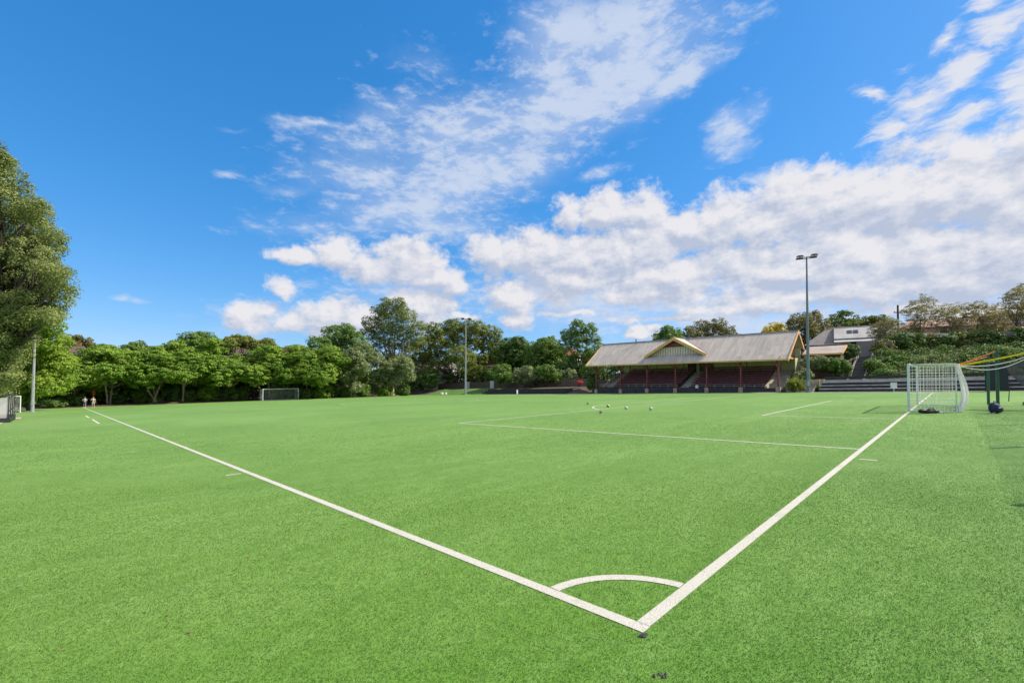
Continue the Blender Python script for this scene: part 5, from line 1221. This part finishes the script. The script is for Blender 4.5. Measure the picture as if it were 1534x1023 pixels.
# thin windblown trees along the top of the hill
hill = [
    (1312, 82, [(1316, 496, 12), (1332, 488, 13), (1340, 504, 14), (1322, 512, 12), (1350, 516, 12), (1336, 526, 11), (1356, 500, 10), (1316, 530, 9)], 'casu', 101, 'leafy olive tree hiding the side of pale roofed house', .9),
    (1379, 77, [(1376, 458, 12), (1392, 452, 9), (1362, 466, 9), (1386, 470, 12), (1366, 482, 12), (1398, 464, 7), (1380, 488, 12), (1360, 496, 10), (1384, 446, 6)], 'casu', 102, 'thin windblown tree with dark stem right of the utility pole', .5),
    (1421, 76, [(1418, 466, 11), (1408, 474, 9), (1434, 462, 10), (1428, 476, 12), (1412, 488, 10), (1438, 484, 9), (1424, 496, 9), (1446, 470, 6)], 'casu', 103, 'thin windblown tree, second from the utility pole', .55),
    (1462, 75, [(1452, 462, 9), (1466, 458, 9), (1474, 470, 10), (1458, 476, 12), (1470, 488, 11), (1450, 490, 10), (1484, 462, 7)], 'casu', 104, 'thin windblown tree, third from the utility pole', .55),
    (1494, 75, [(1490, 476, 10), (1500, 470, 8), (1484, 488, 10), (1498, 492, 11), (1508, 482, 8)], 'casu', 105, 'low thin tree between the tall corner tree and its neighbours', .6),
    (1523, 69, [(1512, 448, 10), (1526, 440, 12), (1540, 434, 12), (1516, 464, 10), (1534, 458, 12), (1526, 476, 9), (1545, 470, 12), (1508, 456, 7), (1550, 448, 14)], 'casu', 106, 'tallest of the thin trees at the right edge, two dark stems', .55)]
for u, D, pts, lm, s, lab, dn in hill:
    tree('windblown_tree', 'tree', lab, foot(u, D), px_lobes(D, pts, 1.4, s), lm, .48, .15, s, .16, 'bark_dark', 2, .5, .3, nl=26, dens=dn * 2.1, flat=.5, under=.7, aspect=.5)
# dark hedge belt across the hill top
hd = [(1325, 524, 70, 14), (1348, 512, 71, 15), (1368, 518, 70, 16), (1390, 512, 70, 15), (1412, 516, 69, 16), (1434, 510, 69, 15), (1456, 514, 68, 16), (1478, 508, 67, 16), (1498, 516, 66, 13), (1518, 508, 66, 15), (1542, 508, 65, 20)]
for k, (u, v, D, r) in enumerate(hd):
    c = at(u, v, D); w = r * D / F_PX
    tree('hedge_shrub', 'shrub', 'dark rounded evergreen shrub in the belt along the hill top', foot(u, D), crown_lobes(c, (w * 1.35, w, w * 1.1), 8, 110 + k), 'dark' if k % 3 else 'olive', .5, .26, 110 + k, .08, 'bark_dark', 2, .3, group='evergreen belt on the hill top', nl=20, dens=1.4, under=.8)
# hedges and plants near the stand
def shrub(name, label, u, v, D, ru, rv, lm, seed, n=9, clump=.4, leaf=.2, group=None, **kw):
    c = at(u, v, D); k = D / F_PX
    return tree(name, 'hedge' if 'hedge' in name else 'shrub', label, foot(u, D), crown_lobes(c, (ru * k, ru * k * .8, rv * k), n, seed), lm, clump, leaf, seed, .06, 'bark_dark', 2, .3, group=group, nl=22, dens=1.5, under=.85, **kw)
shrub('clipped_hedge', 'clipped dark hedge block right of the rusty roof', 1273, 529, 69, 13, 14, 'dark', 131, 12)
shrub('shrub', 'pale leaved shrub beneath the rusty roof, nearest the pole', 1222, 545, 66, 20, 11, 'silver', 132)
shrub('shrub', 'bushy green shrub with yellow tips left of the dark garden stair', 1246, 548, 65, 22, 13, 'mid', 133)
shrub('shrub', 'low green shrub beside the pale pier at the dark stair', 1262, 553, 64, 13, 12, 'cover', 134)
shrub('shrub', 'pale grey green shrub behind the spiky plant', 1203, 562, 63.5, 13, 9, 'silver', 135)
shrub('shrub', 'dark green bush at the left end of the grandstand', 888, 576, 88, 9, 13, 'dark', 136, 7, .4, .24)
shrub('shrub', 'small red flowering bush on the bank left of the grandstand', 869, 573, 94, 5, 3, 'redfl', 137, 5, .3, .16)
def spiky(label, loc, n, ln, seed):
    rg = random.Random(seed); r = empty('spiky_plant', loc, 0, label, 'plant')
    for k in range(3):
        o = MB()
        for i in range(n // 3):
            a = rg.uniform(0, 6.28); el = rg.uniform(.35, 1.35); l = ln * rg.uniform(.6, 1.15); b = Vector((rg.uniform(-.6, .6), rg.uniform(-.5, .5), rg.uniform(.1, .7)))
            d = Vector((math.cos(a) * math.cos(el), math.sin(a) * math.cos(el), math.sin(el))); s = Vector((-math.sin(a), math.cos(a), 0)) * .05
            p1 = b + d * l * .55; p2 = b + d * l - Vector((0, 0, l * .22 * math.cos(el) * 2))
            o.add([b - s * .6, b + s * .6, p1 + s, p2, p1 - s], [(0, 1, 2, 4), (4, 2, 3)])
        o.build('leaves', L['spiky'], r)
    o = MB()
    for _ in range(4): o.tube([(rg.uniform(-.4, .4), rg.uniform(-.3, .3), -.1), (rg.uniform(-.5, .5), rg.uniform(-.4, .4), .7)], [.09, .05], 6)
    o.build('stem', M['bark_dark'], r)
spiky('strap leaved spiky plant in front of the pale stones by the grandstand', foot(1192, 61.5), 420, 2.1, 5)
spiky('spiky strap leaved clump in the bed below the rusty roof', foot(1256, 65.5) + Vector((0, 0, .6)), 210, 1.6, 6)
for k, (u, v, D, ru, rv, lm, lab) in enumerate(((1306, 548, 64, 12, 10, 'mid', 'bushy green shrub on the planted bank just right of the stair'), (1338, 541, 64, 14, 9, 'cover', 'leafy shrub on the planted bank below the leafy olive tree'), (1372, 546, 62, 13, 8, 'silver', 'pale leaved shrub on the bank behind the near goal post'),
        (1404, 538, 62, 15, 9, 'mid', 'rounded shrub on the bank above the middle of goal net'), (1446, 533, 60, 14, 9, 'silver', 'pale leaved shrub on the bank above the orange strap'), (1478, 540, 58, 12, 9, 'dark', 'dark shrub on the bank left of the green posts'), (1516, 531, 57, 15, 10, 'silver', 'pale leaved shrub on the bank at the far right edge'), (1425, 552, 58, 11, 6, 'lime', 'low yellow green shrub on the bank at the terrace edge'), (1325, 558, 60, 11, 6, 'mid', 'low green shrub by the terrace coping right of the stair'))):
    shrub('bank_shrub', lab, u, v, D, ru, rv, lm, 160 + k, 8, .42, .22)
# lush planting on the bank: three kinds growing in patches
rg = np.random.default_rng(140); n = 3000
Xc = 71.4 + 13.5 * rg.random(n) ** .9; Yc = rg.uniform(-32, 7.1, n)
x, y = f2w(Xc, Yc); lump = .35 + .45 * np.sin(Xc * 1.1 + 2 * np.sin(Yc * .5)) * np.sin(Yc * .8) + .4 * rg.random(n) ** 2
patch = np.sin(Xc * .55 + 1.3 * np.sin(Yc * .33) + 1) + np.sin(Yc * .62 + 1.7 * np.sin(Xc * .41)) + rg.normal(size=n) * .45
dark_top = (Xc > 81.5 + 1.5 * np.sin(Yc * .7)) | (patch < -1.25)
for km, (msk, lm, lab, lf) in enumerate(((~dark_top & (patch < .75), 'cover', 'lush green ground cover on the bank behind the terrace', .22), (~dark_top & (patch >= .75), 'pale_cover', 'patches of paler grey green ground cover on the bank', .17), (dark_top, 'dark', 'dark green ground cover at the top of the bank under the hedge', .2))):
    m_ = int(msk.sum()); cr = rg.uniform(.38, .85, m_)[:, None, None]
    lobs = np.stack([x[msk], y[msk], gz(x[msk], y[msk]) + .2 + lump[msk] * .75], 1)
    q = unit(rg.normal(size=(m_, 26, 3)) + np.array([0, 0, .9])); P = lobs[:, None] + q * cr * np.array([1, 1, .8]) * rg.uniform(.5, 1.1, (m_, 26, 1))
    Nn = unit(q * .6 + np.array([0, 0, .6]) + rg.normal(size=q.shape) * .45)
    V, Fq = leaf_cards(P.reshape(-1, 3), Nn.reshape(-1, 3), np.full(m_ * 26, lf), rg, .7)
    tag(mesh_obj('ground_cover', np_mesh('ground_cover', V, Fq, L[lm])), lab, kind='stuff')
rg = np.random.default_rng(141); n = 700
Xc = rg.uniform(69.8, 76, n); Yc = rg.uniform(9.8, 14.2, n); x, y = f2w(Xc, Yc); lobs = np.stack([x, y, gz(x, y) + .3], 1)
q = unit(rg.normal(size=(n, 22, 3)) + np.array([0, 0, .9])); P = lobs[:, None] + q * np.array([.45, .45, .4]) * rg.uniform(.5, 1.1, (n, 22, 1))
Nn = unit(q * .6 + np.array([0, 0, .6]) + rg.normal(size=q.shape) * .45)
V, Fq = leaf_cards(P.reshape(-1, 3), Nn.reshape(-1, 3), np.full(n * 22, .2), rg, .6)
tag(mesh_obj('ground_cover', np_mesh('ground_cover', V, Fq, L['mid'])), 'dark green bedding plants below the rusty roof', kind='stuff')
# fallen sandstone logs by the corner, orange leaved plant
lg = MB(); lg.tube([(-1.6, 0, .3), (-.8, .1, .36), (.3, -.05, .3), (1.5, .1, .26)], [.2, .32, .3, .16], 9); b = lg.build('log', M['sandstone']); b.location = foot(80, 76.5); b.rotation_euler = (0, 0, .3); tag(b, 'pale fallen log lying at the edge of the turf, left of the people', 'log')
r = tree('orange_plant', 'plant', 'small orange leaved plant catching sun behind the two people', foot(140.5, 82), px_lobes(82, [(140, 587, 1.3), (140.4, 590, 1.2), (139.8, 592, .9)], .1, 150), 'orange', .10, .10, 150, .03, 'bark_dark', 1, .6, nl=14, dens=1.3)
